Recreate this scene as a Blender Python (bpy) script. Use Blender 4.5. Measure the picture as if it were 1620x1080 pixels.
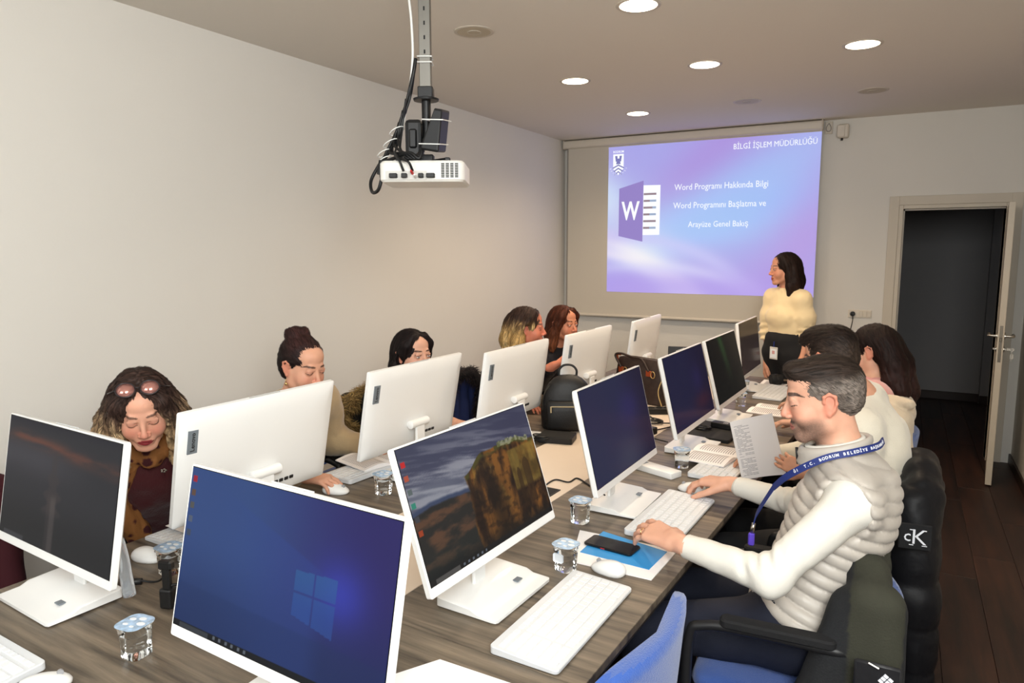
import bpy, bmesh, math, random
import numpy as np
import mathutils.kdtree
from mathutils import Vector, Matrix, Euler
random.seed(4)
for o in list(bpy.data.objects): bpy.data.objects.remove(o)
SC = bpy.context.scene; COL = SC.collection
PI = math.pi
# ---------------------------------------------------------------- camera
CAMH = 1.65
cam = bpy.data.cameras.new('camera'); camo = bpy.data.objects.new('camera', cam); COL.objects.link(camo)
cam.sensor_fit = 'HORIZONTAL'; cam.sensor_width = 36; cam.lens = 1117.48/1620*36; cam.clip_start = .02; cam.clip_end = 60
YAW, PITCH, ROLL = 0.506694, 0.129402, -0.0017792
_f = Vector((-math.sin(YAW)*math.cos(PITCH), math.cos(YAW)*math.cos(PITCH), -math.sin(PITCH)))
_r = Vector((math.cos(YAW), math.sin(YAW), 0)); _u = _r.cross(_f)
_r2 = _r*math.cos(ROLL)+_u*math.sin(ROLL); _u2 = _u*math.cos(ROLL)-_r*math.sin(ROLL)
_m = Matrix((_r2, _u2, -_f)).transposed().to_4x4(); _m.translation = (0, 0, CAMH)
camo.matrix_world = _m
SC.camera = camo
# ---------------------------------------------------------------- light
SC.view_settings.view_transform = 'Standard'; SC.view_settings.look = 'None'
SC.view_settings.gamma = 1; SC.view_settings.use_curve_mapping = False
SC.view_settings.exposure = 0.12
W = bpy.data.worlds.new('world'); SC.world = W; W.use_nodes = True
W.node_tree.nodes['Background'].inputs[0].default_value = (.8, .85, 1, 1); W.node_tree.nodes['Background'].inputs[1].default_value = .02
def area(name, loc, target, size, power, color, size_y=None):
    l = bpy.data.lights.new(name, 'AREA'); l.size = size; l.energy = power; l.color = color
    if size_y: l.shape = 'RECTANGLE'; l.size_y = size_y
    o = bpy.data.objects.new(name, l); COL.objects.link(o); o.location = loc
    o.rotation_euler = (Vector(target)-Vector(loc)).to_track_quat('-Z', 'Y').to_euler()
    return o
# light of the photographer's flash bounced off the ceiling and the right wall
area('flash_bounce_light', (.55, -.05, 2.35), (-2.6, 2.7, 1.0), 1.4, 135, (.975, 1, .99))
area('fill_light', (-1.3, -1.55, 2.2), (-1.3, 3, 1.0), 1.8, 42, (.95, .98, 1.0))  # unseen broad fill added behind the camera to brighten the room
LIGHTS = [(-1.084, 3.088), (-.266, 4.226), (-1.08, 4.23), (-1.89, 4.23), (-1.9, 5.45)]
UNLIT = [(-1.905, 3.058), (-1.067, 5.398), (-.265, 5.456)]
for i, (x, y) in enumerate(LIGHTS):
    l = bpy.data.lights.new('downlight_beam', 'SPOT'); l.energy = 36; l.color = (1, .78, .55); l.spot_size = 2.7; l.spot_blend = .8; l.shadow_soft_size = .07
    o = bpy.data.objects.new('downlight_beam', l); COL.objects.link(o); o.location = (x, y, 2.665)
# ---------------------------------------------------------------- materials
def lin(c):
    c = [v/255 for v in c]
    return tuple((v/12.92 if v <= .04045 else ((v+.055)/1.055)**2.4) for v in c)
MATS = {}
def mat(name, rgb, rough=.5, metal=0, spec=.5, bump=None, var=None, trans=0, ior=1.45, emit=None, coat=0, sheen=0, attr=False, aniso=None, sss=0):
    """bump=(scale, strength, detail, stretch) ; var=(scale, amount, stretch)"""
    if name in MATS: return MATS[name]
    m = bpy.data.materials.new(name); m.use_nodes = True; N = m.node_tree.nodes; L = m.node_tree.links
    b = N['Principled BSDF']; c = lin(rgb)
    b.inputs['Base Color'].default_value = (*c, 1); b.inputs['Roughness'].default_value = rough; b.inputs['Metallic'].default_value = metal
    b.inputs['Specular IOR Level'].default_value = spec
    b.inputs['Transmission Weight'].default_value = trans; b.inputs['IOR'].default_value = ior; b.inputs['Coat Weight'].default_value = coat
    b.inputs['Sheen Weight'].default_value = sheen
    if sss: b.inputs['Subsurface Weight'].default_value = sss; b.inputs['Subsurface Radius'].default_value = (.012, .005, .003); b.inputs['Subsurface Scale'].default_value = 1
    if emit: b.inputs['Emission Color'].default_value = (*lin(emit[0]), 1); b.inputs['Emission Strength'].default_value = emit[1]
    src = None
    if attr:
        a = N.new('ShaderNodeVertexColor'); a.layer_name = 'Col'; src = a.outputs['Color']; L.new(src, b.inputs['Base Color'])
        if attr == 'emit':
            L.new(src, b.inputs['Emission Color']); b.inputs['Emission Strength'].default_value = emit[1] if emit else 1
            b.inputs['Base Color'].default_value = (.01, .01, .01, 1)
            for l in list(b.inputs['Base Color'].links): L.remove(l)
    def coords(stretch):
        t = N.new('ShaderNodeTexCoord'); mp = N.new('ShaderNodeMapping'); mp.inputs['Scale'].default_value = stretch
        L.new(t.outputs['Object'], mp.inputs[0]); return mp.outputs[0]
    if var:
        sc, am, st = (tuple(var)+((1, 1, 1),))[:3]
        n = N.new('ShaderNodeTexNoise'); n.inputs['Scale'].default_value = sc; n.inputs['Detail'].default_value = 5
        L.new(coords(st), n.inputs['Vector'])
        r = N.new('ShaderNodeMapRange'); r.inputs[1].default_value = .3; r.inputs[2].default_value = .7; r.inputs[3].default_value = 1-am; r.inputs[4].default_value = 1+am
        L.new(n.outputs[0], r.inputs[0])
        mx = N.new('ShaderNodeVectorMath'); mx.operation = 'SCALE'; L.new(r.outputs[0], mx.inputs['Scale'])
        if src: L.new(src, mx.inputs[0])
        else: mx.inputs[0].default_value = c
        L.new(mx.outputs[0], b.inputs['Base Color'])
    if bump:
        sc, stg, det, st = (tuple(bump)+(3, (1, 1, 1)))[:4] if len(bump) < 4 else bump
        n = N.new('ShaderNodeTexNoise'); n.inputs['Scale'].default_value = sc; n.inputs['Detail'].default_value = det
        L.new(coords(st), n.inputs['Vector'])
        bp = N.new('ShaderNodeBump'); bp.inputs['Strength'].default_value = stg; bp.inputs['Distance'].default_value = .004
        L.new(n.outputs[0], bp.inputs['Height']); L.new(bp.outputs[0], b.inputs['Normal'])
    MATS[name] = m; return m
def wood_mat(name, c1, c2, stretch, rough=.4, objrand=.0, bump=.15):
    m = bpy.data.materials.new(name); m.use_nodes = True; N = m.node_tree.nodes; L = m.node_tree.links; b = N['Principled BSDF']
    t = N.new('ShaderNodeTexCoord'); mp = N.new('ShaderNodeMapping'); mp.inputs['Scale'].default_value = stretch; L.new(t.outputs['Object'], mp.inputs[0])
    if objrand:
        oi = N.new('ShaderNodeObjectInfo'); ad = N.new('ShaderNodeVectorMath'); ad.operation = 'ADD'
        sc = N.new('ShaderNodeMath'); sc.operation = 'MULTIPLY'; sc.inputs[1].default_value = 37; L.new(oi.outputs['Random'], sc.inputs[0])
        L.new(mp.outputs[0], ad.inputs[0]); L.new(sc.outputs[0], ad.inputs[1]); vec = ad.outputs[0]
    else: vec = mp.outputs[0]
    n = N.new('ShaderNodeTexNoise'); n.inputs['Scale'].default_value = 2.2; n.inputs['Detail'].default_value = 8; n.inputs['Roughness'].default_value = .62; n.inputs['Distortion'].default_value = .25
    L.new(vec, n.inputs['Vector'])
    cr = N.new('ShaderNodeValToRGB'); cr.color_ramp.elements[0].position = .33; cr.color_ramp.elements[0].color = (*lin(c1), 1)
    cr.color_ramp.elements[1].position = .68; cr.color_ramp.elements[1].color = (*lin(c2), 1)
    L.new(n.outputs[0], cr.inputs[0])
    out = cr.outputs[0]
    if objrand:
        r = N.new('ShaderNodeMapRange'); r.inputs[3].default_value = 1-objrand; r.inputs[4].default_value = 1+objrand; L.new(oi.outputs['Random'], r.inputs[0])
        mx = N.new('ShaderNodeVectorMath'); mx.operation = 'SCALE'; L.new(out, mx.inputs[0]); L.new(r.outputs[0], mx.inputs['Scale']); out = mx.outputs[0]
    L.new(out, b.inputs['Base Color']); b.inputs['Roughness'].default_value = rough
    bp = N.new('ShaderNodeBump'); bp.inputs['Strength'].default_value = bump; bp.inputs['Distance'].default_value = .002; L.new(n.outputs[0], bp.inputs['Height']); L.new(bp.outputs[0], b.inputs['Normal'])
    MATS[name] = m; return m
# ---------------------------------------------------------------- mesh helpers
def add_box(bm, lo, hi, bev=0, M=None, seg=1):
    x0, y0, z0 = lo; x1, y1, z1 = hi
    vs = [bm.verts.new(p) for p in ((x0,y0,z0),(x1,y0,z0),(x1,y1,z0),(x0,y1,z0),(x0,y0,z1),(x1,y0,z1),(x1,y1,z1),(x0,y1,z1))]
    fs = [bm.faces.new([vs[i] for i in f]) for f in ((0,3,2,1),(4,5,6,7),(0,1,5,4),(1,2,6,5),(2,3,7,6),(3,0,4,7))]
    if bev:
        es = list({e for f in fs for e in f.edges})
        r = bmesh.ops.bevel(bm, geom=es, offset=bev, segments=seg, affect='EDGES', profile=.5)
        vs = list({v for f in r['faces'] for v in f.verts} | {v for v in vs if v.is_valid})
    if M is not None: bmesh.ops.transform(bm, matrix=M, verts=[v for v in vs if v.is_valid])
    return vs
def loft(bm, rings, cap0=True, cap1=True, closed=True, loop=False):
    R = [[bm.verts.new(p) for p in r] for r in rings]; n = len(R[0])
    K = len(R); 
    for i in range(K if loop else K-1):
        a = R[i]; b = R[(i+1) % K]
        for j in range(n if closed else n-1):
            k = (j+1) % n
            bm.faces.new((a[j], a[k], b[k], b[j]))
    if not loop:
        if cap0: bm.faces.new(list(reversed(R[0])))
        if cap1: bm.faces.new(R[-1])
    return R
def rrect(w, d, r, n=5, cx=0, cy=0, z=0):
    pts = []
    for (sx, sy, a0) in ((1,1,0),(-1,1,PI/2),(-1,-1,PI),(1,-1,1.5*PI)):
        for i in range(n+1):
            a = a0+i*PI/2/n
            pts.append(Vector((cx+sx*(w/2-r)+r*math.cos(a), cy+sy*(d/2-r)+r*math.sin(a), z)))
    return pts
def add_plate(bm, w, d, z0, z1, r, ch=.001, n=5, cx=0, cy=0, M=None):
    rings = [rrect(w-2*ch, d-2*ch, max(r-ch,.0003), n, cx, cy, z0), rrect(w, d, r, n, cx, cy, z0+ch), rrect(w, d, r, n, cx, cy, z1-ch), rrect(w-2*ch, d-2*ch, max(r-ch,.0003), n, cx, cy, z1)]
    if M is not None: rings = [[M @ p for p in q] for q in rings]
    loft(bm, rings)
def add_tube(bm, pts, rad, n=8, cap=True):
    pts = [Vector(p) for p in pts]; K = len(pts); rings = []
    up = Vector((0, 0, 1)); prev = None
    for i, p in enumerate(pts):
        t = (pts[min(i+1, K-1)]-pts[max(i-1, 0)]).normalized()
        if prev is None:
            a = t.cross(up); a = t.cross(Vector((1, 0, 0))) if a.length < 1e-3 else a
        else:
            a = prev - t*prev.dot(t)
            if a.length < 1e-5: a = t.cross(up)
        a.normalize(); b = t.cross(a); prev = a
        r = rad[i] if isinstance(rad, (list, tuple)) else rad
        rings.append([p+a*(r*math.cos(2*PI*j/n))+b*(r*math.sin(2*PI*j/n)) for j in range(n)])
    loft(bm, rings, cap, cap)
def spline(pts, n=8):
    P = [Vector(p) for p in pts]; P = [2*P[0]-P[1]]+P+[2*P[-1]-P[-2]]; out = []
    for i in range(1, len(P)-2):
        for k in range(n):
            t = k/n; a, b, c, d = P[i-1:i+3]
            out.append(.5*((2*b)+(c-a)*t+(2*a-5*b+4*c-d)*t*t+(3*b-a-3*c+d)*t**3))
    out.append(P[-2]); return out
def add_lathe(bm, prof, n=24, M=None, cap0=True, cap1=True):
    rings = [[Vector((r*math.cos(2*PI*j/n), r*math.sin(2*PI*j/n), z)) for j in range(n)] for r, z in prof]
    if M is not None: rings = [[M @ p for p in q] for q in rings]
    loft(bm, rings, cap0, cap1)
def BM(): return bmesh.new()
def obj(name, bm, m=None, parent=None, smooth=False, label=None, loc=None, rot=None):
    me = bpy.data.meshes.new(name)
    if isinstance(bm, bmesh.types.BMesh):
        bmesh.ops.recalc_face_normals(bm, faces=bm.faces); bm.to_mesh(me); bm.free()
    else: me = bm
    if m is not None:
        for q in (m if isinstance(m, (list, tuple)) else [m]): me.materials.append(q)
    if smooth:
        me.polygons.foreach_set('use_smooth', [True]*len(me.polygons))
        if smooth != 'all':
            try: me.set_sharp_from_angle(angle=math.radians(smooth if isinstance(smooth, (int, float)) and smooth > 1 else 40))
            except Exception: pass
    o = bpy.data.objects.new(name, me); COL.objects.link(o)
    if parent is not None: o.parent = parent
    if label: o['label'] = label
    if loc is not None: o.location = loc
    if rot is not None: o.rotation_euler = rot
    return o
def thing(name, label, cat, loc=(0,0,0), rz=0, group=None, rot=None):
    o = bpy.data.objects.new(name, None); COL.objects.link(o); o.location = loc; o.rotation_euler = rot or (0, 0, rz)
    o['label'] = label; o['category'] = cat; o.empty_display_size = .1
    if group: o['group'] = group
    return o
def tag(o, label, cat, group=None, kind=None):
    o['label'] = label; o['category'] = cat
    if group: o['group'] = group
    if kind: o['kind'] = kind
    return o
def structure(o): o['kind'] = 'structure'; return o
def copy_tree(o, parent=None):
    c = o.copy(); COL.objects.link(c); c.parent = parent
    for ch in list(o.children): copy_tree(ch, c)
    return c
def text(name, s, size, m, parent, M, align='CENTER', extrude=.0003, label=None, shear=0, off=0, bold=0):
    cu = bpy.data.curves.new('txt', 'FONT'); cu.body = s; cu.size = size; cu.align_x = align; cu.align_y = 'CENTER'; cu.extrude = extrude; cu.resolution_u = 2; cu.shear = shear; cu.offset = bold; cu.space_character = 1+off
    t = bpy.data.objects.new('txt', cu); COL.objects.link(t)
    dg = bpy.context.evaluated_depsgraph_get(); me = bpy.data.meshes.new_from_object(t.evaluated_get(dg))
    bpy.data.objects.remove(t); bpy.data.curves.remove(cu)
    me.transform(M); me.name = name
    me.materials.clear(); me.materials.append(m)
    o = bpy.data.objects.new(name, me); COL.objects.link(o)
    if parent is not None: o.parent = parent
    if label: o['label'] = label
    return o
def frame(ex, ey, org):
    ex = Vector(ex).normalized(); ey = Vector(ey).normalized(); ez = ex.cross(ey)
    m = Matrix((ex, ey, ez)).transposed().to_4x4(); m.translation = org; return m
def painted(name, w, h, nx, ny, fn, m, parent, M):
    """flat picture (screen content): a fine grid whose colours come from fn(u, v) -> rgb 0..1 (v up)"""
    u, v = np.meshgrid(np.linspace(0, 1, nx), np.linspace(0, 1, ny)); u = u.ravel(); v = v.ravel()
    co = np.stack([(u-.5)*w, v*h, np.zeros_like(u)], 1)
    Mn = np.array(M); co = co @ Mn[:3, :3].T + Mn[:3, 3]
    i = np.arange(nx-1)[None, :]+np.arange(ny-1)[:, None]*nx; i = i.ravel()
    f = np.stack([i, i+1, i+nx+1, i+nx], 1)
    me = bpy.data.meshes.new(name); me.from_pydata(co.tolist(), [], f.tolist())
    rgb = np.clip(np.stack(fn(u, v), 1), 0, 1); rgb = np.where(rgb <= .04045, rgb/12.92, ((rgb+.055)/1.055)**2.4)
    a = me.color_attributes.new('Col', 'FLOAT_COLOR', 'POINT'); a.data.foreach_set('color', np.concatenate([rgb, np.ones((len(rgb), 1))], 1).astype(np.float32).ravel())
    me.materials.append(m); me.polygons.foreach_set('use_smooth', [True]*len(me.polygons))
    o = bpy.data.objects.new(name, me); COL.objects.link(o); o.parent = parent
    return o
def vnoise(x, y, seed=0):
    def h(i, j): 
        s = np.sin(i*127.1+j*311.7+seed*74.7)*43758.5453; return s-np.floor(s)
    i = np.floor(x); j = np.floor(y); f = x-i; g = y-j; f = f*f*(3-2*f); g = g*g*(3-2*g)
    return (h(i,j)*(1-f)+h(i+1,j)*f)*(1-g)+(h(i,j+1)*(1-f)+h(i+1,j+1)*f)*g
def fbm(x, y, seed=0, o=5):
    s = 0; a = .5
    for k in range(o): s = s+a*vnoise(x, y, seed+k); x = x*2.03; y = y*2.03; a *= .5
    return s
def sst(a, b, x):
    t = np.clip((x-a)/(b-a), 0, 1); return t*t*(3-2*t)
# ================================================================ THE ROOM
XL, XR, YB, YN, ZC = -3.01, .80, 6.52, -2.0, 2.70
m_wall = mat('wall_paint', (226, 222, 214), .85, spec=.25, bump=(120, .05), var=(1.5, .015))
m_ceil = mat('ceiling_paint', (232, 225, 214), .9, spec=.2)
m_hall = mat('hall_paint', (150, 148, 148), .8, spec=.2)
m_frame = mat('door_paint', (205, 195, 178), .5)
m_base = mat('baseboard_brown', (42, 27, 20), .45)
def boxobj(name, lo, hi, m, parent=None, bev=0, label=None):
    bm = BM(); add_box(bm, lo, hi, bev); return obj(name, bm, m, parent, label=label)
structure(boxobj('wall_left', (XL-.1, YN, 0), (XL, YB, ZC), m_wall))
structure(boxobj('wall_right', (XR, YN, 0), (XR+.1, YB, ZC), m_wall))
structure(boxobj('wall_near', (XL-.1, YN-.1, 0), (XR+.1, YN, ZC), m_wall))
DX0, DX1, DZ = -.045, .635, 1.965
bm = BM()
add_box(bm, (XL-.1, YB, 0), (DX0, YB+.14, ZC)); add_box(bm, (DX1, YB, 0), (XR+.1, YB+.14, ZC)); add_box(bm, (DX0, YB, DZ), (DX1, YB+.14, ZC))
structure(obj('wall_back', bm, m_wall))
structure(boxobj('ceiling', (XL-.1, YN-.1, ZC), (XR+.1, YB+.14, ZC+.1), m_ceil))
structure(boxobj('baseboard_right', (XR-.016, YN, 0), (XR, YB, .075), m_base, bev=.003))
structure(boxobj('baseboard_left', (XL, YN, 0), (XL+.016, YB, .075), m_base, bev=.003))
structure(boxobj('baseboard_back', (XL+.016, YB-.016, 0), (DX0-.1, YB, .075), m_base, bev=.003))
# hall beyond the door
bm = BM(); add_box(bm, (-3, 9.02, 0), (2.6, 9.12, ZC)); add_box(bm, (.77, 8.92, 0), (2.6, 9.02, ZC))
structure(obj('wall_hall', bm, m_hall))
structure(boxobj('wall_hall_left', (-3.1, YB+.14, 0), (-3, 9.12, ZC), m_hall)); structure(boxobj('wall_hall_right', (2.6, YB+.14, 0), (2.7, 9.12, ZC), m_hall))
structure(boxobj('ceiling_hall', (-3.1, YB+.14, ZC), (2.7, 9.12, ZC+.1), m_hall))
bm = BM(); add_box(bm, (-3, 9.0, 0), (.77, 9.02, .09), .003); add_box(bm, (.77, 8.9, 0), (2.6, 8.92, .09), .003)
structure(obj('baseboard_hall', bm, m_base))
# floor of single planks
fl = structure(boxobj('floor', (-3.1, YN-.1, -.06), (2.7, 9.12, -.012), mat('subfloor', (20, 12, 9), .8)))
m_plank = wood_mat('dark_plank_wood', (26, 15, 10), (64, 37, 25), (7, .55, 3), rough=.5, objrand=.25, bump=.1)
pm = {}
def plank(x0, y0, w, l):
    key = (round(w, 3), round(l, 3))
    if key not in pm:
        bm = BM(); add_box(bm, (.0008, .0008, -.012), (w-.0008, l-.0008, 0), .0012)
        me = bpy.data.meshes.new('plank'); bmesh.ops.recalc_face_normals(bm, faces=bm.faces); bm.to_mesh(me); bm.free(); me.materials.append(m_plank); pm[key] = me
    o = bpy.data.objects.new('plank', pm[key]); COL.objects.link(o); o.parent = fl; o.location = (x0, y0, 0)
i = 0
x = XL
while x < 2.55:
    w = min(.19, 2.6-x); y = (-.4 if x < XR+.1 else YB+.15); ymax = 9.0
    l = [1.28, .64, .96, .32][i % 4]
    while y < ymax-.01:
        l2 = min(l, ymax-y)
        plank(x, y, .19, l2) if not (x > XR+.02 and y < YB) else None
        y += l2; l = 1.28
    x += .19; i += 1
structure(boxobj('floor_near', (XL, YN, -.012), (XR, -.4, 0), m_plank))
# door: casing, leaf, hardware
tr = structure(boxobj('trim_1', (DX0-.1, YB-.014, 0), (DX0-.03, YB, DZ+.1), m_frame, bev=.002))
structure(boxobj('trim_2', (DX0-.03, YB-.014, DZ+.03), (DX1+.03, YB, DZ+.1), m_frame, bev=.002))
structure(boxobj('trim_3', (DX1+.03, YB-.014, 0), (DX1+.1, YB, DZ+.1), m_frame, bev=.002))
bm = BM()
add_box(bm, (DX0-.03, YB-.009, 0), (DX0+.0, YB+.15, DZ+.03), .002); add_box(bm, (DX1, YB-.009, 0), (DX1+.03, YB+.15, DZ+.03), .002); add_box(bm, (DX0, YB-.009, DZ), (DX1, YB+.15, DZ+.03), .002)
add_box(bm, (DX0, YB+.04, 0), (DX0+.012, YB+.06, DZ), 0); add_box(bm, (DX0, YB+.04, DZ-.012), (DX1, YB+.06, DZ), 0)
structure(obj('trim_4', bm, m_frame))
door = bpy.data.objects.new('door_1', None); COL.objects.link(door); door['kind'] = 'structure'
hx, hy = .640, 6.495; lx, ly = .5755, 5.785
door.location = (hx, hy, 0); door.rotation_euler = (0, 0, math.atan2(ly-hy, lx-hx))
LW = math.hypot(lx-hx, ly-hy)
m_leaf = mat('door_leaf_paint', (196, 186, 168), .45); m_leaf2 = mat('door_leaf_grey', (176, 184, 178), .4)
m_steel = mat('brushed_steel', (190, 184, 172), .3, 1)
bm = BM(); add_box(bm, (0, 0, .012), (LW, .038, DZ-.005), .002); obj('door_leaf', bm, [m_leaf], door)
bm = BM(); add_box(bm, (LW-.001, .010, .88), (LW+.0015, .028, 1.13), .0006); add_box(bm, (LW, .013, 1.02), (LW+.009, .025, 1.05), .002); obj('lock_plate', bm, mat('dull_steel', (120, 112, 100), .4, 1), door)
for s in (-1, 1):
    y0 = 0 if s < 0 else .038
    bm = BM()
    add_lathe(bm, [(.001, 0), (.025, 0), (.025, .007), (.001, .007)], 20, frame((1,0,0), (0,0,-s), (LW-.055, y0, 1.055)) if s > 0 else frame((1,0,0), (0,0,1), (LW-.055, y0, 1.055)))
    add_tube(bm, spline([(LW-.055, y0, 1.055), (LW-.055, y0+s*.04, 1.055), (LW-.065, y0+s*.052, 1.055), (LW-.1, y0+s*.054, 1.055), (LW-.175, y0+s*.052, 1.055)], 5), .0095, 10)
    obj('door_handle', bm, m_steel, door, smooth=40)
    bm = BM(); add_lathe(bm, [(.001, 0), (.021, 0), (.021, .006), (.012, .008), (.001, .008)], 20, frame((1,0,0), (0,0,-s), (LW-.055, y0, .965)) if s > 0 else frame((1,0,0), (0,0,1), (LW-.055, y0, .965)))
    add_box(bm, (LW-.062, min(y0, y0+s*.022), .957), (LW-.048, max(y0, y0+s*.022), .973), .003)
    obj('lock_cylinder', bm, m_steel, door, smooth=40)
bm = BM()
add_box(bm, (LW-.057, .058, .956), (LW-.053, .085, .974), .001); add_lathe(bm, [(.004, 0), (.011, 0), (.011, .002), (.004, .002)], 16, frame((0,1,0), (0,0,1), (LW-.055, .09, .965)), False, False)
add_box(bm, (LW-.056, .085, .88), (LW-.053, .091, .955), .001); add_box(bm, (LW-.056, .078, .9), (LW-.053, .100, .935), .001)
obj('key', bm, m_steel, door)
for z in (.25, 1.0, 1.75):
    bm = BM(); add_tube(bm, [(-.004, .04, z), (-.004, .04, z+.09)], .007, 10); obj('hinge', bm, m_steel, door, smooth=40)
# ceiling lights
m_glow = mat('lamp_glow', (255, 240, 215), .5, emit=((255, 236, 205), 9)); m_ring = mat('lamp_ring', (205, 196, 182), .5); m_off = mat('lamp_lens_off', (188, 176, 152), .5)
where = ['nearest to the projector', 'rightmost, nearest the door side', 'middle of the row across the room', 'left of its row, above the left row of screens', 'in front of the projector screen case']
ulab = ['round recessed ceiling lamp switched off, beside the projector pole', 'round recessed ceiling lamp switched off, above the middle of the projector screen', 'round recessed ceiling lamp switched off, near the screen case and the door']
for i, (x, y) in enumerate(LIGHTS+UNLIT):
    lit = i < len(LIGHTS)
    t = thing('downlight', ('round lit ceiling downlight '+where[i]) if lit else ulab[i-5], 'ceiling light', (x, y, ZC), group='round recessed ceiling downlights')
    bm = BM()
    rings = [[Vector((r*math.cos(2*PI*j/32), r*math.sin(2*PI*j/32), z)) for j in range(32)] for r, z in ((.098, 0), (.098, -.002), (.094, -.004), (.082, -.0035), (.081, 0))]
    loft(bm, rings, False, False); obj('rim', bm, m_ring, t, smooth=40)
    bm = BM(); add_lathe(bm, [(.001, -.001), (.081, -.001), (.081, -.0035), (.001, -.0045)], 32); obj('diffuser', bm, m_glow if lit else m_off, t, smooth=40)
    if not lit:
        bm = BM(); add_lathe(bm, [(.03, -.006), (.034, -.006), (.034, -.004), (.03, -.004)], 24, None, False, False); obj('inner_ring', bm, m_ring, t)
# ================================================================ PROJECTOR SCREEN
m_white = mat('white_plastic', (238, 238, 236), .35); m_case = mat('screen_case_white', (214, 205, 190), .45)
m_fabric = mat('screen_fabric', (206, 198, 184), .9, spec=.2); m_grey = mat('grey_border', (150, 143, 134), .8)
m_black = mat('black_plastic', (18, 18, 19), .45); m_blackm = mat('black_matte', (14, 14, 15), .75)
SY = YB-.075
ps = thing('projector_screen', 'pull-down projector screen on the back wall showing a purple slide', 'screen', (0, SY, 0))
sx0, sx1 = -2.99, -.66
bm = BM(); R = []
for x in (sx0+.01, sx1-.01):
    R.append([Vector((x, p.x, p.y)) for p in [Vector((q.x, q.y+2.655)) for q in rrect(.07, .075, .02, 4)]])
loft(bm, R); obj('roller_case', bm, m_case, ps, smooth=40)
for x in (sx0, sx1-.012):
    bm = BM(); add_box(bm, (x, -.037, 2.613), (x+.012, .039, 2.698), .006); obj('end_cap', bm, m_case, ps)
fx0, fx1, fz0, fz1 = -2.955, -.668, 1.025, 2.62
bm = BM(); add_box(bm, (fx0, 0, fz0), (fx1, .0015, fz1)); obj('fabric', bm, m_fabric, ps)
for x in (fx0, fx1-.012):
    bm = BM(); add_box(bm, (x, -.0012, fz0), (x+.012, -.0002, fz1)); obj('edge_strip', bm, m_grey if x < -1 else m_case, ps)
bm = BM(); add_tube(bm, [(fx0-.02, 0, fz0-.012), (fx1+.03, 0, fz0-.012)], .014, 12); bar = obj('bottom_bar', bm, m_case, ps, smooth=40)
# slide
SX0, SX1, SZ0, SZ1 = -2.525, -.668, 1.245, 2.605
def slide(u, v):
    # lilac and blue silky light bands
    n = fbm(u*2.2+1, v*2.2, 3)
    p = .5+.5*np.sin(3.2*u+2.5*v+2.3*n)
    R = .66+.03*p; G = .61+.05*(1-p); B = .92-.03*p
    def band(cx, cy, ang, wid, col, a, curve=0):
        nonlocal R, G, B
        dx = u-cx; dy = v-cy; s = dx*np.cos(ang)+dy*np.sin(ang); t = -dx*np.sin(ang)+dy*np.cos(ang)+curve*s*s
        k = a*np.exp(-(t/wid)**2)*np.exp(-(s/.75)**2)
        R = R*(1-k)+col[0]*k; G = G*(1-k)+col[1]*k; B = B*(1-k)+col[2]*k
    band(.25, .5, -.1, .2, (.66, .86, .99), .9, -.3)
    band(.62, .55, .35, .16, (.62, .76, 1), .8, .2)
    band(.9, .85, .5, .2, (.65, .78, .98), .7)
    band(.05, .55, -1.0, .13, (.84, .93, 1), .8)
    band(.2, .22, -.75, .07, (.93, .97, 1), .95, .5)
    band(.3, .14, -.6, .05, (.95, .97, 1), .8, .6)
    band(.6, .1, -.38, .045, (.86, .90, 1), .8, .5)
    band(.5, .25, -.6, .05, (.78, .80, .98), .7, .7)
    band(.55, .95, .8, .14, (.68, .56, .86), .7)
    band(.95, .35, 1.2, .16, (.72, .60, .88), .7)
    band(.02, .06, 0, .1, (.66, .60, .92), .7); band(.8, .02, 0, .1, (.70, .62, .93), .7)
    R = (R-.7)*1.15+.715; G = (G-.7)*1.05+.705; B = (B-.9)*1.0+.925
    return R, G, B
m_slide = mat('projected_light', (0, 0, 0), .9, attr='emit', emit=((0,0,0), .8))
m_slide.node_tree.nodes['Principled BSDF'].inputs['Base Color'].default_value = (.1, .1, .1, 1)
pic = painted('projected_slide', SX1-SX0, SZ1-SZ0, 150, 110, slide, m_slide, ps, frame((1,0,0), (0,0,1), ((SX0+SX1)/2, -.0022, SZ0)))
pic['label'] = 'lilac and blue slide with white writing'
def em(name, rgb, s=.72): return mat(name, (5, 5, 5), .9, emit=(rgb, s))
m_sw = em('slide_white', (244, 246, 252), 1.0); m_sp = em('slide_purple', (168, 148, 222)); m_spd = em('slide_purple_dark', (150, 130, 205)); m_sb = em('slide_tan', (170, 150, 160)); m_sbl = em('slide_blue', (178, 196, 226))
SW, SH = SX1-SX0, SZ1-SZ0
def SP(px, py):  # slide fractions -> point; px right, py down
    return Vector((SX0+px*SW, 0, SZ1-py*SH))
def stext(s, px, py, size, m=m_sw, align='CENTER', bold=0, name='slide_text'):
    p = SP(px, py); return text(name, s, size, m, pic, frame((1,0,0), (0,0,1), (p.x, -.0035, p.z)) @ Matrix.Diagonal((.84, 1, 1, 1)), align, bold=bold)
stext('BİLGİ İŞLEM MÜDÜRLÜĞÜ', .985, .056, .066, align='RIGHT')
stext('Word Programı Hakkında Bilgi', .565, .295, .078)
stext('Word Programını Başlatma ve', .56, .415, .078)
stext('Arayüze Genel Bakış', .56, .54, .074)
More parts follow.
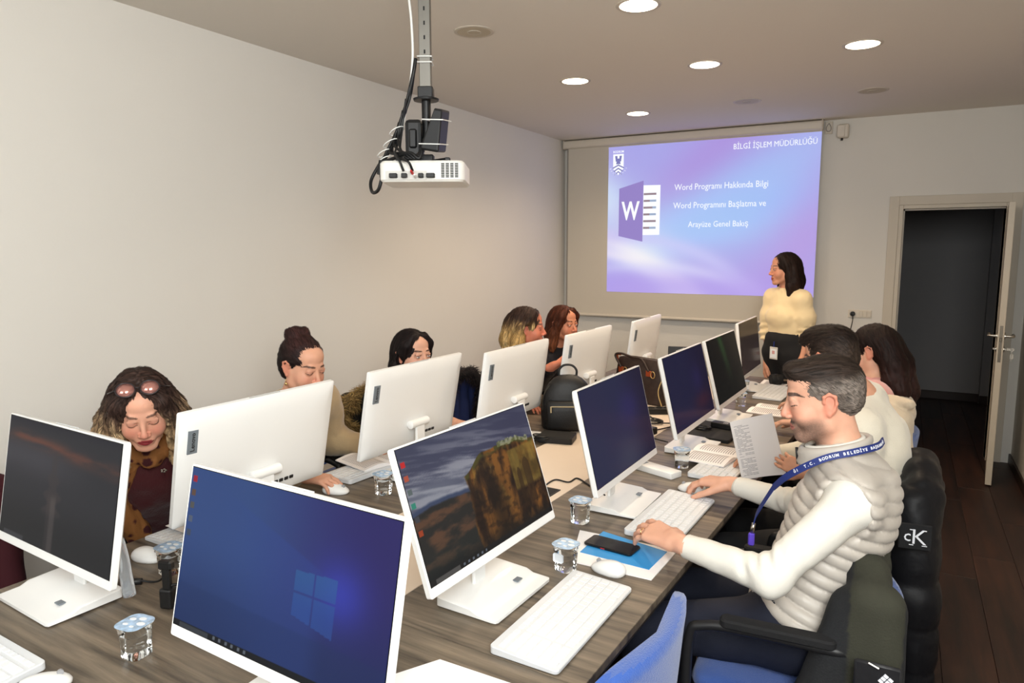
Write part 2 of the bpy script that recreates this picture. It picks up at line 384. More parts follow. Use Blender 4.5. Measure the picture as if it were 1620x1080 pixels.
def flat(name, pts, m, parent, y, hide=None):
    bm = BM(); a = [bm.verts.new((p.x, y, p.z)) for p in pts]; b = [bm.verts.new((p.x, y+.0006, p.z)) for p in pts]
    bm.faces.new(a); bm.faces.new(list(reversed(b)))
    for i in range(len(a)): j = (i+1) % len(a); bm.faces.new((a[j], a[i], b[i], b[j]))
    bmesh.ops.triangulate(bm, faces=[f for f in bm.faces if len(f.verts) > 4])
    return obj(name, bm, m, parent)
doc = flat('document_icon', [SP(.155, .268), SP(.275, .272), SP(.275, .605), SP(.155, .605)], m_sw, pic, -.003)
flat('cover_icon', [SP(.06, .285), SP(.188, .238), SP(.188, .65), SP(.06, .61)], m_sp, pic, -.0036)
bm = BM()
p = SP(.122, .445); text('letter_icon', 'W', .235, m_sw, pic, frame((1,0,.0), (0,0,1), (p.x, -.0042, p.z)) @ Matrix.Diagonal((.68, 1, 1, 1)), bold=.006)
for k in range(6):
    y = .322+k*.0455
    flat('line_icon', [SP(.19, y), SP(.222 if k % 2 else .236, y), SP(.222 if k % 2 else .236, y+.014), SP(.19, y+.014)], m_sb, pic, -.0034)
    flat('line_icon', [SP(.222 if k % 2 else .236, y), SP(.255, y), SP(.255, y+.014), SP(.222 if k % 2 else .236, y+.014)], m_sbl if k in (1, 2, 3, 5) else m_sb, pic, -.0034)
# castle crest
cx = .053
stext('BODRUM', cx, .035, .03, name='crest_text', bold=.0004)
flat('crest', [SP(cx-.028, .05), SP(cx+.028, .05), SP(cx+.028, .15), SP(cx, .19), SP(cx-.028, .15)], m_sw, pic, -.003)
crs = em('crest_blue', (140, 140, 205))
for a in (-1, 1): flat('crest_tower', [SP(cx+a*.012-.006, .062), SP(cx+a*.012+.006, .062), SP(cx+a*.009+.005, .1), SP(cx+a*.009-.005, .1)], crs, pic, -.0036)
flat('crest_gate', [SP(cx-.006, .08), SP(cx+.006, .08), SP(cx+.012, .118), SP(cx-.012, .118)], crs, pic, -.0037)
for k in range(3):
    y = .128+k*.022
    flat('crest_wave', [SP(cx-.03+k*.006, y+.012), SP(cx, y-.008), SP(cx+.03-k*.006, y+.012), SP(cx+.03-k*.006, y+.021), SP(cx, y+.001), SP(cx-.03+k*.006, y+.021)], crs, pic, -.0036)
for k in range(9):
    a = PI*(1.12+.76*k/8); q = SP(cx, .125)
    text('crest_text', 'BELEDİYESİ'[k], .02, m_sw, pic, frame((-math.sin(a), 0, math.cos(a)), (-math.cos(a), 0, -math.sin(a)), (q.x+math.cos(a)*.085, -.0036, q.z+math.sin(a)*.085)))
# siren box beside the case
bx = thing('wall_box', 'small cream plastic box with black knob high on the wall by the screen case', 'wall box', (-.52, YB, 2.6))
bm = BM(); add_box(bm, (-.03, -.07, -.055), (.05, -.0, .055), .014, seg=3); obj('housing', bm, m_case, bx, smooth=40)
bm = BM(); add_box(bm, (-.036, -.078, -.05), (.022, -.068, .045), .004); obj('front_cover', bm, m_case, bx)
bm = BM(); add_lathe(bm, [(.001, -.075), (.009, -.075), (.009, -.055), (.001, -.055)], 10, Matrix.Translation((0, -.04, 0))); obj('knob', bm, m_black, bx, smooth=40)
wb = thing('wall_bracket', 'small white wall bracket with loop between screen case and cream box', 'bracket', (-.625, YB, 2.64))
bm = BM(); add_box(bm, (-.03, -.012, -.05), (.03, 0, .05), .004); obj('plate', bm, m_case, wb)
bm = BM(); add_tube(bm, spline([(0, -.014, .035), (.018, -.02, .0), (.012, -.02, -.028), (-.012, -.02, -.028), (-.018, -.02, 0), (0, -.014, .035)], 5), .003, 6); obj('cord_loop', bm, m_grey, wb, smooth=40)
# socket
so = thing('wall_socket', 'white triple wall socket plate beside the door frame', 'socket', (-.312, YB, 1.115))
bm = BM(); add_box(bm, (-.088, -.01, -.033), (.088, 0, .033), .003); obj('plate', bm, mat('socket_cream', (222, 212, 196), .4), so)
bm = BM(); add_lathe(bm, [(.012, -.001), (.024, -.001), (.026, .004), (.024, .004)], 20, frame((1,0,0), (0,0,1), (-.052, -.01, 0)), False, False); obj('socket_well', bm, m_case, so, smooth=40)
for x in (-.005, .026, .056):
    bm = BM(); add_box(bm, (x, -.014, -.024), (x+.027, -.0095, .024), .002); obj('rocker', bm, mat('rocker_cream', (216, 206, 188), .35), so)
pg = thing('power_plug', 'round black plug with hanging black cord in the wall socket', 'plug', (-.364, YB, 1.115))
bm = BM(); add_lathe(bm, [(.002, 0), (.019, 0), (.02, .018), (.013, .034), (.002, .036)], 20, frame((1,0,0), (0,0,1), (0, -.012, 0))); obj('plug_body', bm, m_black, pg, smooth=40)
bm = BM(); add_tube(bm, spline([(0, -.04, 0), (.004, -.045, -.03), (.002, -.04, -.07), (-.008, -.03, -.13), (-.014, -.025, -.2), (-.01, -.03, -.5), (-.02, -.03, -.9)], 6), .0035, 8); obj('cord', bm, m_black, pg, smooth=40)
# ================================================================ PROJECTOR
px, py, pz = -1.60, 2.22, 1.932
pj = thing('projector', 'white data projector with tied black cables hanging from the ceiling pole', 'projector', (px, py, pz))
pj.rotation_euler = (math.radians(-1), math.radians(0), math.radians(27))
m_pw = mat('projector_white', (232, 230, 224), .35)
bm = BM(); add_plate(bm, .31, .23, -.04, .035, .03, .008, 6); obj('housing', bm, m_pw, pj, smooth=40)
bm = BM(); add_lathe(bm, [(.02, 0), (.034, 0), (.034, .02), (.028, .022), (.02, .01)], 24, frame((1,0,0), (0,0,-1), (-.07, .112, 0))); obj('lens', bm, m_black, pj, smooth=40)
bm = BM()
for i in range(4):
    for j in range(9):
        x = .072+i*.0165; z = -.026+j*.0058; add_box(bm, (x, -.1175, z), (x+.012, -.1145, z+.0036))
g = obj('vent_grille', bm, m_blackm, pj)
bm = BM(); add_box(bm, (-.13, -.1165, -.034), (.02, -.1145, -.002), .001); obj('connector_panel', bm, mat('panel_grey', (205, 203, 197), .5), pj)
for i, (x, c, w) in enumerate(((-.1, (25,25,26), .028), (-.06, (25,25,26), .02), (.0, (25,25,26), .018), (.035, (20,20,20), .03))):
    bm = BM(); add_box(bm, (x-w/2, -.135, -.028), (x+w/2, -.113, -.012), .002); obj('connector', bm, m_black, pj)
for x, c, nm in ((-.032, (205, 25, 22), 'red connector'), (-.02, (235, 235, 232), 'white connector')):
    bm = BM(); add_lathe(bm, [(.001, 0), (.0055, 0), (.0055, .02), (.003, .034), (.001, .035)], 12, frame((1,0,0), (0,.2,1), (x, -.113, -.012 if 'red' in nm else -.026))); obj('connector', bm, mat(nm, c, .4), pj, smooth=40, label=nm)
bm = BM(); add_box(bm, (-.05, -.06, .035), (.06, .06, .043), .003); add_box(bm, (-.02, -.02, .04), (.03, .02, .07), .003)
for sx in (-1, 1):
    for sy in (-1, 1): add_box(bm, (.0+sx*.09-.01, sy*.07-.01, .034), (.0+sx*.09+.01, sy*.07+.01, .05), .003); add_tube(bm, [(.005, 0, .045), (sx*.09, sy*.07, .045)], .006, 6)
obj('mount_plate', bm, m_black, pj)
pole = thing('projector_pole', 'square metal ceiling pole with cable ties holding the projector', 'pole', (px+.005, py+.0, 2.0))
pole.rotation_euler = (0, 0, .5)
m_galv = mat('galvanised_steel', (128, 125, 118), .45, .6, var=(9, .15, (1, 1, .3)))
bm = BM(); add_box(bm, (-.021, -.021, .235), (.021, .021, ZC-2.0), .002); obj('square_tube', bm, m_galv, pole)
for z in [.36+.05*k for k in range(7)]:
    bm = BM(); add_box(bm, (-.0028, -.0222, z), (.0028, -.0208, z+.014)); obj('slot', bm, m_blackm, pole)
bm = BM(); add_box(bm, (-.028, -.028, .205), (.028, .028, .245), .003); add_lathe(bm, [(.018, .195), (.046, .197), (.048, .204), (.02, .212)], 24); obj('flange', bm, m_black, pole, smooth=40)
bm = BM(); add_box(bm, (-.075, -.045, -.015), (-.012, .03, .125), .014, seg=2); add_box(bm, (-.06, -.052, .02), (-.03, .04, .09), .006); obj('tilt_bracket', bm, m_black, pole)
bm = BM(); add_tube(bm, [(0, 0, .02), (0, 0, .2)], .017, 16); obj('joint_stem', bm, m_black, pole, smooth=40)
m_tie = mat('cable_tie_white', (232, 232, 228), .4)
for z in (.35, .33):
    bm = BM(); add_tube(bm, [(-.026, -.026, z), (.026, -.026, z), (.026, .026, z), (-.026, .026, z), (-.026, -.026, z)], .0022, 5); obj('cable_tie', bm, m_tie, pole)
bk = thing('power_adapter', 'angular black power adapter box tied against the projector joint', 'adapter', (px+.055, py-.03, 2.085))
bk.rotation_euler = (.12, .18, .35)
bm = BM(); add_box(bm, (-.025, -.055, -.075), (.045, .055, .075), .008, seg=2)
for v in bm.verts:
    if v.co.z > .06: v.co.x *= .45; v.co.x += .02
obj('housing', bm, m_black, bk)
for z in (-.045, .04):
    bm = BM(); add_tube(bm, [(-.028, -.058, z-.01), (.048, -.058, z), (.048, .058, z), (-.028, .058, z-.01), (-.028, -.058, z-.01)], .002, 5); obj('cable_tie', bm, m_tie, bk)
cb = thing('cable_bundle', 'bundle of black cables looping down from the pole into the projector', 'cable', (px, py, 2.0))
def cable(name, pts, r, m, parent, n=8, label=None): 
    bm = BM(); add_tube(bm, spline(pts, 7), r, n); return obj(name, bm, m, parent, smooth='all', label=label)
cable('cable', [(-.018, -.028, .345), (-.028, -.035, .28), (-.07, -.03, .16), (-.12, -.05, .04), (-.175, -.06, -.03), (-.2, -.08, -.09), (-.17, -.11, -.135), (-.12, -.135, -.13), (-.1, -.13, -.07)], .0065, m_black, cb)
cable('cable', [(-.02, -.026, .34), (-.05, -.03, .2), (-.1, -.06, .07), (-.13, -.08, .0), (-.12, -.12, -.07), (-.09, -.14, -.1), (-.055, -.135, -.075)], .005, m_black, cb)
cable('cable', [(-.03, -.03, .3), (-.07, -.05, .12), (-.09, -.06, .03), (-.05, -.12, -.0), (-.01, -.15, -.03), (.0, -.138, -.07)], .0045, m_black, cb)
cable('cable', [(-.06, -.03, .2), (-.1, -.05, .08), (-.11, -.06, .02), (-.03, -.13, -.02), (.03, -.15, -.04), (.035, -.13, -.07)], .0045, m_black, cb)
for k in range(5):
    a = [(-.04-.02*k+random.uniform(-.01, .01), -.04+random.uniform(-.02, .02), .2-.04*k), (-.07-.012*k, -.05-.01*k, .1-.03*k), (-.05+.01*k, -.09, .0), (-.02+.012*k, -.08, -.02), (.03, -.05, .01+.01*k)]
    cable('cable', a, .004+.0006*k, m_black, cb)
bm = BM(); add_tube(bm, spline([(-.112, -.125, -.025), (-.115, -.135, -.075)], 2), .009, 10); obj('ferrite_core', bm, m_black, cb, smooth=40)
wc = cable('cable', [(-.035, -.02, ZC-2.0), (-.045, -.03, .6), (-.03, -.035, .48), (-.03, -.03, .36), (-.045, -.03, .25), (-.08, -.03, .12), (-.085, -.04, .07)], .0048, m_tie, cb, label='white cable')
for (x, y, z, r) in ((-.095, -.05, .09, .028), (-.115, -.06, .045, .03), (-.14, -.07, .01, .026), (-.13, -.08, -.015, .022)):
    bm = BM(); add_tube(bm, [(x+r*math.cos(a), y+r*math.sin(a)*.9, z+.5*r*math.cos(a)) for a in [2*PI*k/14 for k in range(15)]], .0022, 5); obj('cable_tie', bm, m_tie, cb)
# ================================================================ DESKS
ZT = .722
EX, EY = Vector((.0445, 1, 0)).normalized(), None
TH = math.atan2(-.0445, 1)   # desk block is turned slightly against the room
def TP(u, v, z=0):  # desk frame: u to the right from right edge (negative on the desk), v along, v=0 at y=0
    c, s = math.cos(TH), math.sin(TH)
    return Vector((-.607+c*u-s*v, s*u+c*v, z))
m_wood = wood_mat('desk_laminate', (58, 51, 44), (132, 118, 100), (.9, 14, 8), rough=.42, bump=.12)
m_edge = mat('desk_edge_dark', (38, 33, 31), .5); m_ctop = mat('centre_top_cream', (222, 206, 188), .5); m_leg = mat('desk_leg_metal', (60, 60, 62), .4, .6)
def desk(name, label, u0, u1, v0, v1, top, cat='desk', zt=ZT, panels=True):
    t = thing(name, label, cat, TP(u0, v0), TH); w, l = u1-u0, v1-v0
    bm = BM(); add_box(bm, (0, 0, zt-.022), (w, l, zt), .0012); obj('worktop', bm, top, t)
    if panels:
        bm = BM(); add_box(bm, (.004, .004, zt-.034), (w-.004, l-.004, zt-.0225)); obj('edge_frame', bm, m_edge, t)
        n = max(1, round(l/1.6)) if l > w else 1
        if l > w:
            for k in range(n+1):
                y = min(max(.05+k*(l-.1)/n, .05), l-.05)
                bm = BM(); add_box(bm, (.06, y-.02, 0), (w-.2, y+.02, zt-.035), .003); obj('leg_panel', bm, m_edge, t)
        else:
            for x in (.08, w/2, w-.08):
                bm = BM(); add_box(bm, (x-.02, .1, 0), (x+.02, l-.06, zt-.035), .003); obj('leg_panel', bm, m_edge, t)
    return t
VN = 1.30; VE = 5.32
desk('desk', 'long grey-brown wood desk along the right side, under the screens facing the men', -.59, 0, VN, VE, m_wood)
desk('desk', 'long grey-brown wood desk along the left side under the row of white screen backs', -1.57, -.995, VN, VE, m_wood)
desk('desk', 'grey-brown wood desk across the near end, under the two nearest screens', -1.57, 0, .42, VN-.002, m_wood)
desk('centre_table', 'cream centre table top between the two long wood desks', -.994, -.591, VN, VE, m_ctop, 'table')
# ================================================================ ALL-IN-ONE COMPUTERS
m_aio = mat('computer_white', (234, 234, 232), .32, coat=.1); m_glass = mat('screen_glass', (6, 6, 8), .12)
m_badge = mat('badge_grey', (112, 120, 126), .35); m_ink = mat('badge_ink', (22, 22, 24), .4); m_clear = mat('clear_hinge', (215, 220, 224), .15, trans=.6)
m_port = mat('port_grey', (170, 170, 168), .4)
m_scr = mat('screen_picture', (5, 5, 6), .15, spec=.3, ior=1.1, attr='emit', emit=((0,0,0), .9))
Wp, Hp = .602, .362; Ws, Hs = .590, .333
UNIT = {}
def aio_parts(root, tilt, zb):
    # local: screen faces +X, viewer's right is +Y, origin on the desk below the screen's lower edge
    up = Vector((-math.sin(tilt), 0, math.cos(tilt))); nn = Vector((math.cos(tilt), 0, math.sin(tilt)))
    F = frame((0,1,0), up, (0, 0, zb))   # ex = right, ey = up, ez = ex x ey
    # ez = (0,1,0)x(up) = (cos,0,sin) = nn : faces the viewer
    key = (round(tilt, 3), round(zb, 3))
    if key not in UNIT:
        G = {}
        bm = BM()
        # slim bezel slab with a domed back
        def ring(w, h, r, z, y0): return [F @ Vector((p.x, p.y, z)) for p in rrect(w, h, r, 5, 0, y0, 0)]
        yc = Hs/2-.0105
        loft(bm, [ring(Wp-.004, Hp-.004, .004, 0, yc), ring(Wp, Hp, .006, -.002, yc), ring(Wp, Hp, .008, -.016, yc), ring(Wp-.02, Hp-.02, .014, -.024, yc), ring(Wp-.1, Hp-.09, .03, -.031, yc-.005), ring(Wp-.28, Hp-.2, .04, -.034, yc-.02)])
        G['housing'] = bm
        bm = BM(); M2 = F @ Matrix.Translation((0, Hs/2, .0002)); add_box(bm, (-Ws/2, -Hs/2, -.002), (Ws/2, Hs/2, .0006), 0, M2); G['screen_glass'] = bm
        # base: wedge plate, stepped
        bw, bd = .285, .19
        bm = BM(); prof = [(bd*.42, .004), (bd*.42, .012), (.022, .014), (.0, .023), (-bd*.58, .028), (-bd*.58, .004)]
        n = 7; rings = []
        for k in range(n+5):
            pass
        ys = [-bw/2, -bw/2+.004, -bw/2+.012, bw/2-.012, bw/2-.004, bw/2]; ins = [.012, .004, 0, 0, .004, .012]
        for y, q in zip(ys, ins):
            zz = .0015 if q > .01 else 0
            rings.append([Vector((max(min(x, bd*.42-q), -bd*.58+q), y, z-(zz if z > .01 else -zz))) for x, z in prof])
        loft(bm, rings); G['base'] = bm
        bm = BM(); add_box(bm, (.006, .055, .0185), (.0235, .080, .0225), .0008, None); G['base_sticker'] = bm
        # neck and rear hinge roll
        bm = BM(); add_box(bm, (-.076, -.028, .02), (-.064, .028, zb+.07), .004); G['stand_neck'] = bm
        bm = BM(); p = F @ Vector((0, .085, -.049)); add_tube(bm, [p+Vector((0, -.057, 0)), p+Vector((0, -.055, 0)), p+Vector((0, .055, 0)), p+Vector((0, .057, 0))], [.014, .017, .017, .014], 16); G['hinge_roll'] = bm
        bm = BM(); M2 = F @ Matrix.Translation((Wp/2-.038, Hs-.085, -.0300)) @ Matrix.Rotation(-.06, 4, 'Y'); add_box(bm, (-.0155, -.036, -.0006), (.0155, .036, .0045), .0004, M2); G['badge'] = bm
        bm = BM()
        for k in range(4): add_box(bm, (-.07-.022*k, .02, -.036), (-.056-.022*k, .03, -.028), 0, F)
        G['rear_ports'] = bm
        bm = BM(); add_box(bm, (-.06, -.002, -.001), (.06, .0012, .001), 0, F @ Matrix.Translation((0, Hs+.0065, -.012))); G['vent_slot'] = bm
        ms = dict(housing=m_aio, screen_glass=m_glass, base=m_aio, base_sticker=m_badge, stand_neck=m_aio, hinge_roll=m_aio, badge=m_badge, rear_ports=m_ink, vent_slot=mat('vent_grey', (190, 190, 188), .5))
        res = {}
        for k, b in G.items():
            me = bpy.data.meshes.new(k); bmesh.ops.recalc_face_normals(b, faces=b.faces); b.to_mesh(me); b.free(); me.materials.append(ms[k])
            if k in ('housing', 'base', 'hinge_roll'):
                me.polygons.foreach_set('use_smooth', [True]*len(me.polygons)); me.set_sharp_from_angle(angle=math.radians(35))
            res[k] = me
        UNIT[key] = res
    out = {}
    for k, me in UNIT[key].items():
        o = bpy.data.objects.new(k, me); COL.objects.link(o); o.parent = root; out[k] = o
    return out, F
TXT = {}
def computer(label, x, y, yaw, tilt, zb, fn=None, nx=120, ny=70, back=False):
    r = thing('desktop_computer', label, 'computer', (x, y, ZT), yaw, 'white all-in-one computers on the desks')
    parts, F = aio_parts(r, tilt, zb-ZT)
    # badge lettering, read sideways on the back
    key = (round(tilt, 3), round(zb, 3))
    if key not in TXT:
        t = text('badge_text', 'Lenovo', .0195, m_ink, parts['badge'], F @ Matrix.Translation((Wp/2-.038, Hs-.085, -.0310)) @ Matrix.Rotation(PI, 4, 'Y') @ Matrix.Rotation(PI/2, 4, 'Z'), extrude=.0004, bold=.0003)
        TXT[key] = t.data
    else:
        t = bpy.data.objects.new('badge_text', TXT[key]); COL.objects.link(t); t.parent = parts['badge']
    if fn:
        sc = painted('screen_picture', Ws-.003, Hs-.003, nx, ny, fn, m_scr, parts['screen_glass'], F @ Matrix.Translation((0, .0015, .0014)))
    return r, parts, F
def mixc(a, b, k):
    return [a[i]*(1-k)+b[i]*k for i in range(3)]
def C3(r, g, b): return [r/255, g/255, b/255]
def icons(c, u, v, cols, x=.022, v0=.93, dv=.085, s=.011, asp=1.78):
    for k, col in enumerate(cols):
        m = ((abs(u-x) < s) & (abs(v-(v0-k*dv)) < s*asp)).astype(float)
        c = mixc(c, col, m)
    return c
def taskbar(c, u, v, col=C3(16, 18, 24), srch=C3(52, 56, 62), n=6):
    c = mixc(c, col, (v < .04).astype(float)); c = mixc(c, srch, ((v < .033) & (u > .035) & (u < .2)).astype(float))
    for k in range(n): c = mixc(c, C3(92, 98, 108), ((abs(v-.019) < .009) & (abs(u-(.23+.033*k)) < .006)).astype(float))
    return c
def scr_blue(u, v):
    t = 1-v
    base = mixc(C3(48, 72, 124), C3(38, 32, 96), sst(.3, .95, u)); base = mixc(base, C3(22, 40, 84), .75*sst(.35, 1, t))
    k = np.exp(-((u-.79)**2/.012+(t-.47)**2/.03)); base = mixc(base, C3(52, 62, 178), .75*k)
    # light shafts going left from the window sign
    s = sst(.0, .02, (t-.05)-(u-.15)*.58)*sst(0, .1, .75-u)*sst(.1, .6, u); base = mixc(base, C3(44, 68, 140), .4*s)
    s2 = sst(0, .02, (t-.72)+(u-.2)*-.05); base = mixc(base, C3(24, 44, 88), .3*s2)
    x0, x1 = .59, .775
    yy0 = .415-.02*(u-x0)/.2; yy1 = .665+.06*(u-x0)/.2
    inl = ((u > x0) & (u < x1) & (t > yy0) & (t < yy1)).astype(float)
    gap = ((abs(u-.678) < .0045) | (abs(t-(.535+.0*(u-x0))) < .007)).astype(float)
    lc = mixc(C3(44, 96, 150), C3(40, 78, 150), sst(.4, .65, t))
    base = mixc(base, lc, inl*(1-gap)*.62)
    base = icons(base, u, v, [C3(150, 30, 50), C3(92, 70, 60), C3(80, 80, 80), C3(80, 90, 110), C3(60, 70, 90)])
    return taskbar(base, u, v)
def scr_land(u, v):
    n = fbm(u*5, v*9+u*6, 2); st = fbm(u*3-v*3, (v*3+u*.9)*9, 8)
    sky = mixc(C3(56, 58, 80), C3(140, 140, 150), sst(.38, .66, st)*sst(1.15, .6, v)+.08)
    sky = mixc(sky, C3(52, 52, 76), sst(.45, .9, u)*.6)
    sky = mixc(sky, C3(128, 132, 142), .55*np.exp(-((v-.62)**2)/.01)*sst(.7, .1, u))
    hz = .50+.02*np.sin(u*9)+.035*fbm(u*8, u*0, 5)
    c = mixc(sky, C3(56, 66, 92), sst(hz+.035, hz+.01, v))
    low = mixc(C3(38, 36, 34), C3(86, 60, 44), sst(.4, .7, fbm(u*9, v*16, 11))); low = mixc(low, C3(30, 38, 36), sst(.3, .0, v)*.6)
    c = mixc(c, low, sst(hz, hz-.02, v))
    # cliff on the right
    top = .60+.13*sst(.38, .55, u)+.03*fbm(u*18, u*0+3, 4)-.05*sst(.85, 1, u)
    edge = .34+.05*fbm(v*6, v*0, 9)+.12*sst(.6, .0, v)*0
    cl = sst(edge, edge+.02, u)*sst(top+.006, top-.006, v)
    rk = fbm(u*22, v*5, 21); r2 = fbm(u*30, v*30, 23)
    rock = mixc(C3(40, 24, 14), C3(122, 78, 32), sst(.3, .7, rk)); rock = mixc(rock, C3(150, 120, 52), .6*sst(.55, .75, fbm(u*14, v*4, 31))*sst(.1, .5, v)); rock = mixc(rock, C3(22, 14, 10), .5*sst(.45, .7, r2))
    rock = mixc(rock, C3(20, 13, 9), .7*np.exp(-((u-.58)**2)/.006)*sst(.62, .3, v))
    c = mixc(c, rock, cl)
    tops = cl*sst(top-.06, top-.02, v); c = mixc(c, C3(70, 66, 30), tops*sst(.3, .6, r2))
    # town on the rim and the arched bridge
    tw = ((u > .68) & (u < .95) & (v > top-.02) & (v < top+.012+.035*np.floor(vnoise(u*48, u*0, 3)*3)/3)).astype(float)
    c = mixc(c, mixc(C3(96, 100, 62), C3(150, 150, 120), sst(.4, .6, fbm(u*60, v*50, 5))), tw*.8)
    br = sst(.74, .75, u)*sst(.99, .98, u)*sst(.3, .34, v)*sst(.68, .66, v); c = mixc(c, mixc(C3(92, 72, 30), C3(134, 112, 50), sst(.3, .7, fbm(u*20, v*9, 40))), br*.7)
    for ax, aw, ah in ((.80, .018, .5), (.875, .03, .56)):
        a = ((abs(u-ax) < aw) & (v < ah-(np.abs(u-ax)/aw)**2*.05) & (v > .16)).astype(float); c = mixc(c, C3(44, 28, 14), a*.6)
    c = mixc(c, C3(14, 14, 16), sst(.16, .02, v)*.6)
    c = icons(c, u, v, [C3(190, 40, 42), C3(170, 80, 60), C3(90, 100, 100), C3(50, 130, 110), C3(60, 60, 66), C3(150, 60, 30)], v0=.88, dv=.1, s=.012)
    return taskbar(c, u, v, C3(26, 24, 24), C3(76, 74, 72), 6)
def scr_grey(u, v):
    t = 1-v; n = fbm(u*3, v*14, 4)
    c = mixc(C3(46, 46, 50), C3(70, 68, 74), .7*np.exp(-((v-.7)**2)/.02)*sst(.9, .3, u)); c = mixc(c, C3(36, 36, 38), sst(.5, .1, v))
    k = np.exp(-((v-(.87-.1*u))**2)/.0025)*sst(.3, .7, n+.1); c = mixc(c, C3(112, 66, 52), k*.75); c = mixc(c, C3(40, 38, 46), sst(.92, 1, v)*.7)
    w = .015+.07*sst(.78, .35, v)*(.6+.4*np.sin(v*46)); x = abs(u-.47)
    tr = sst(w+.02, w-.01, x)*sst(.8, .74, v)*sst(.25, .35, v)*.6+sst(.05, .03, x)*sst(.5, .4, v)*.35
    c = mixc(c, C3(62, 56, 56), tr*sst(.2, .6, fbm(u*40, v*40, 9)+.2)); c = mixc(c, C3(92, 84, 82), sst(.03, .015, abs(u-.485))*sst(.48, .4, v)*.4)
    c = mixc(c, C3(70, 72, 76), ((v < .033) & (u > .05) & (u < .24)).astype(float)*.6)
    return c
def scr_navy(u, v):
    c = mixc(C3(34, 37, 66), C3(30, 26, 50), sst(.5, .95, u)); c = mixc(c, C3(44, 38, 92), .6*np.exp(-((u-.68)**2)/.03-((v-.62)**2)/.04)); c = mixc(c, C3(70, 70, 84), .55*np.exp(-((u-.55)**2)/.07-((v-.1)**2)/.06))
    return c
def scr_navy2(u, v):
    c = mixc(C3(28, 28, 56), C3(26, 22, 46), sst(.4, .9, u)); c = mixc(c, C3(70, 32, 42), .6*np.exp(-((u-.75)**2)/.05-((v-.22)**2)/.015)); c = mixc(c, C3(40, 34, 80), .5*np.exp(-((u-.7)**2)/.02-((v-.55)**2)/.04)); return c
def scr_green(u, v):
    c = mixc(C3(18, 20, 20), C3(16, 15, 16), v); k = np.exp(-((u-.42-.18*(1-v))**2)/.006)*sst(.1, .9, v); return mixc(c, C3(36, 66, 34), k*.75)
def scr_brown(u, v):
    return mixc(C3(52, 42, 40), C3(40, 32, 30), v+.0*u)
D = math.radians
computer('white computer cut by the left edge of the photo, dark grey screen with orange cloud', -1.935, .964, -1.636, .174, .855, scr_grey)
computer('nearest white computer with bright blue desktop and four-pane window sign on screen', -1.018, .866, -1.626, .21, .866, scr_blue, 260, 150)
computer('white computer showing a rocky cliff and cloudy sky on its screen', -.908, 1.566, -.05, .32, .866, scr_land, 300, 170)
computer('white computer with dark navy screen, behind the cliff-picture screen', -.838, 2.392, -.018, .234, .862, scr_navy)
computer('white computer with dark navy screen reddish at the bottom, fourth of the right row', -.808, 3.235, -.034, .236, .858, scr_navy2)
computer('white computer with black screen and faint green streak', -.780, 3.90, -.032, .25, .858, scr_green)
computer('farthest white computer of the right row, dark brown screen beside the standing woman', -.858, 4.86, -.01, .12, .85, scr_brown)
bl = ['nearest white computer seen from behind, largest back, in front of the bun-haired woman', 'white computer seen from behind in front of the woman with straight black hair', 'white computer seen from behind with hanging cable, left of the black backpack', 'white computer seen from behind, between the black backpack and the auburn-haired woman', 'farthest white computer seen from behind, standing alone below the projector screen']
for lb, (x, y, yaw, tilt) in zip(bl, ((-1.834, 1.546, 3.12, .205), (-1.792, 2.316, 3.112, .185), (-1.647, 2.933, 3.127, .145), (-1.595, 3.687, 3.111, .135), (-1.536, 4.526, 3.16, .13))):
    computer(lb, x, y, yaw, tilt, .866)
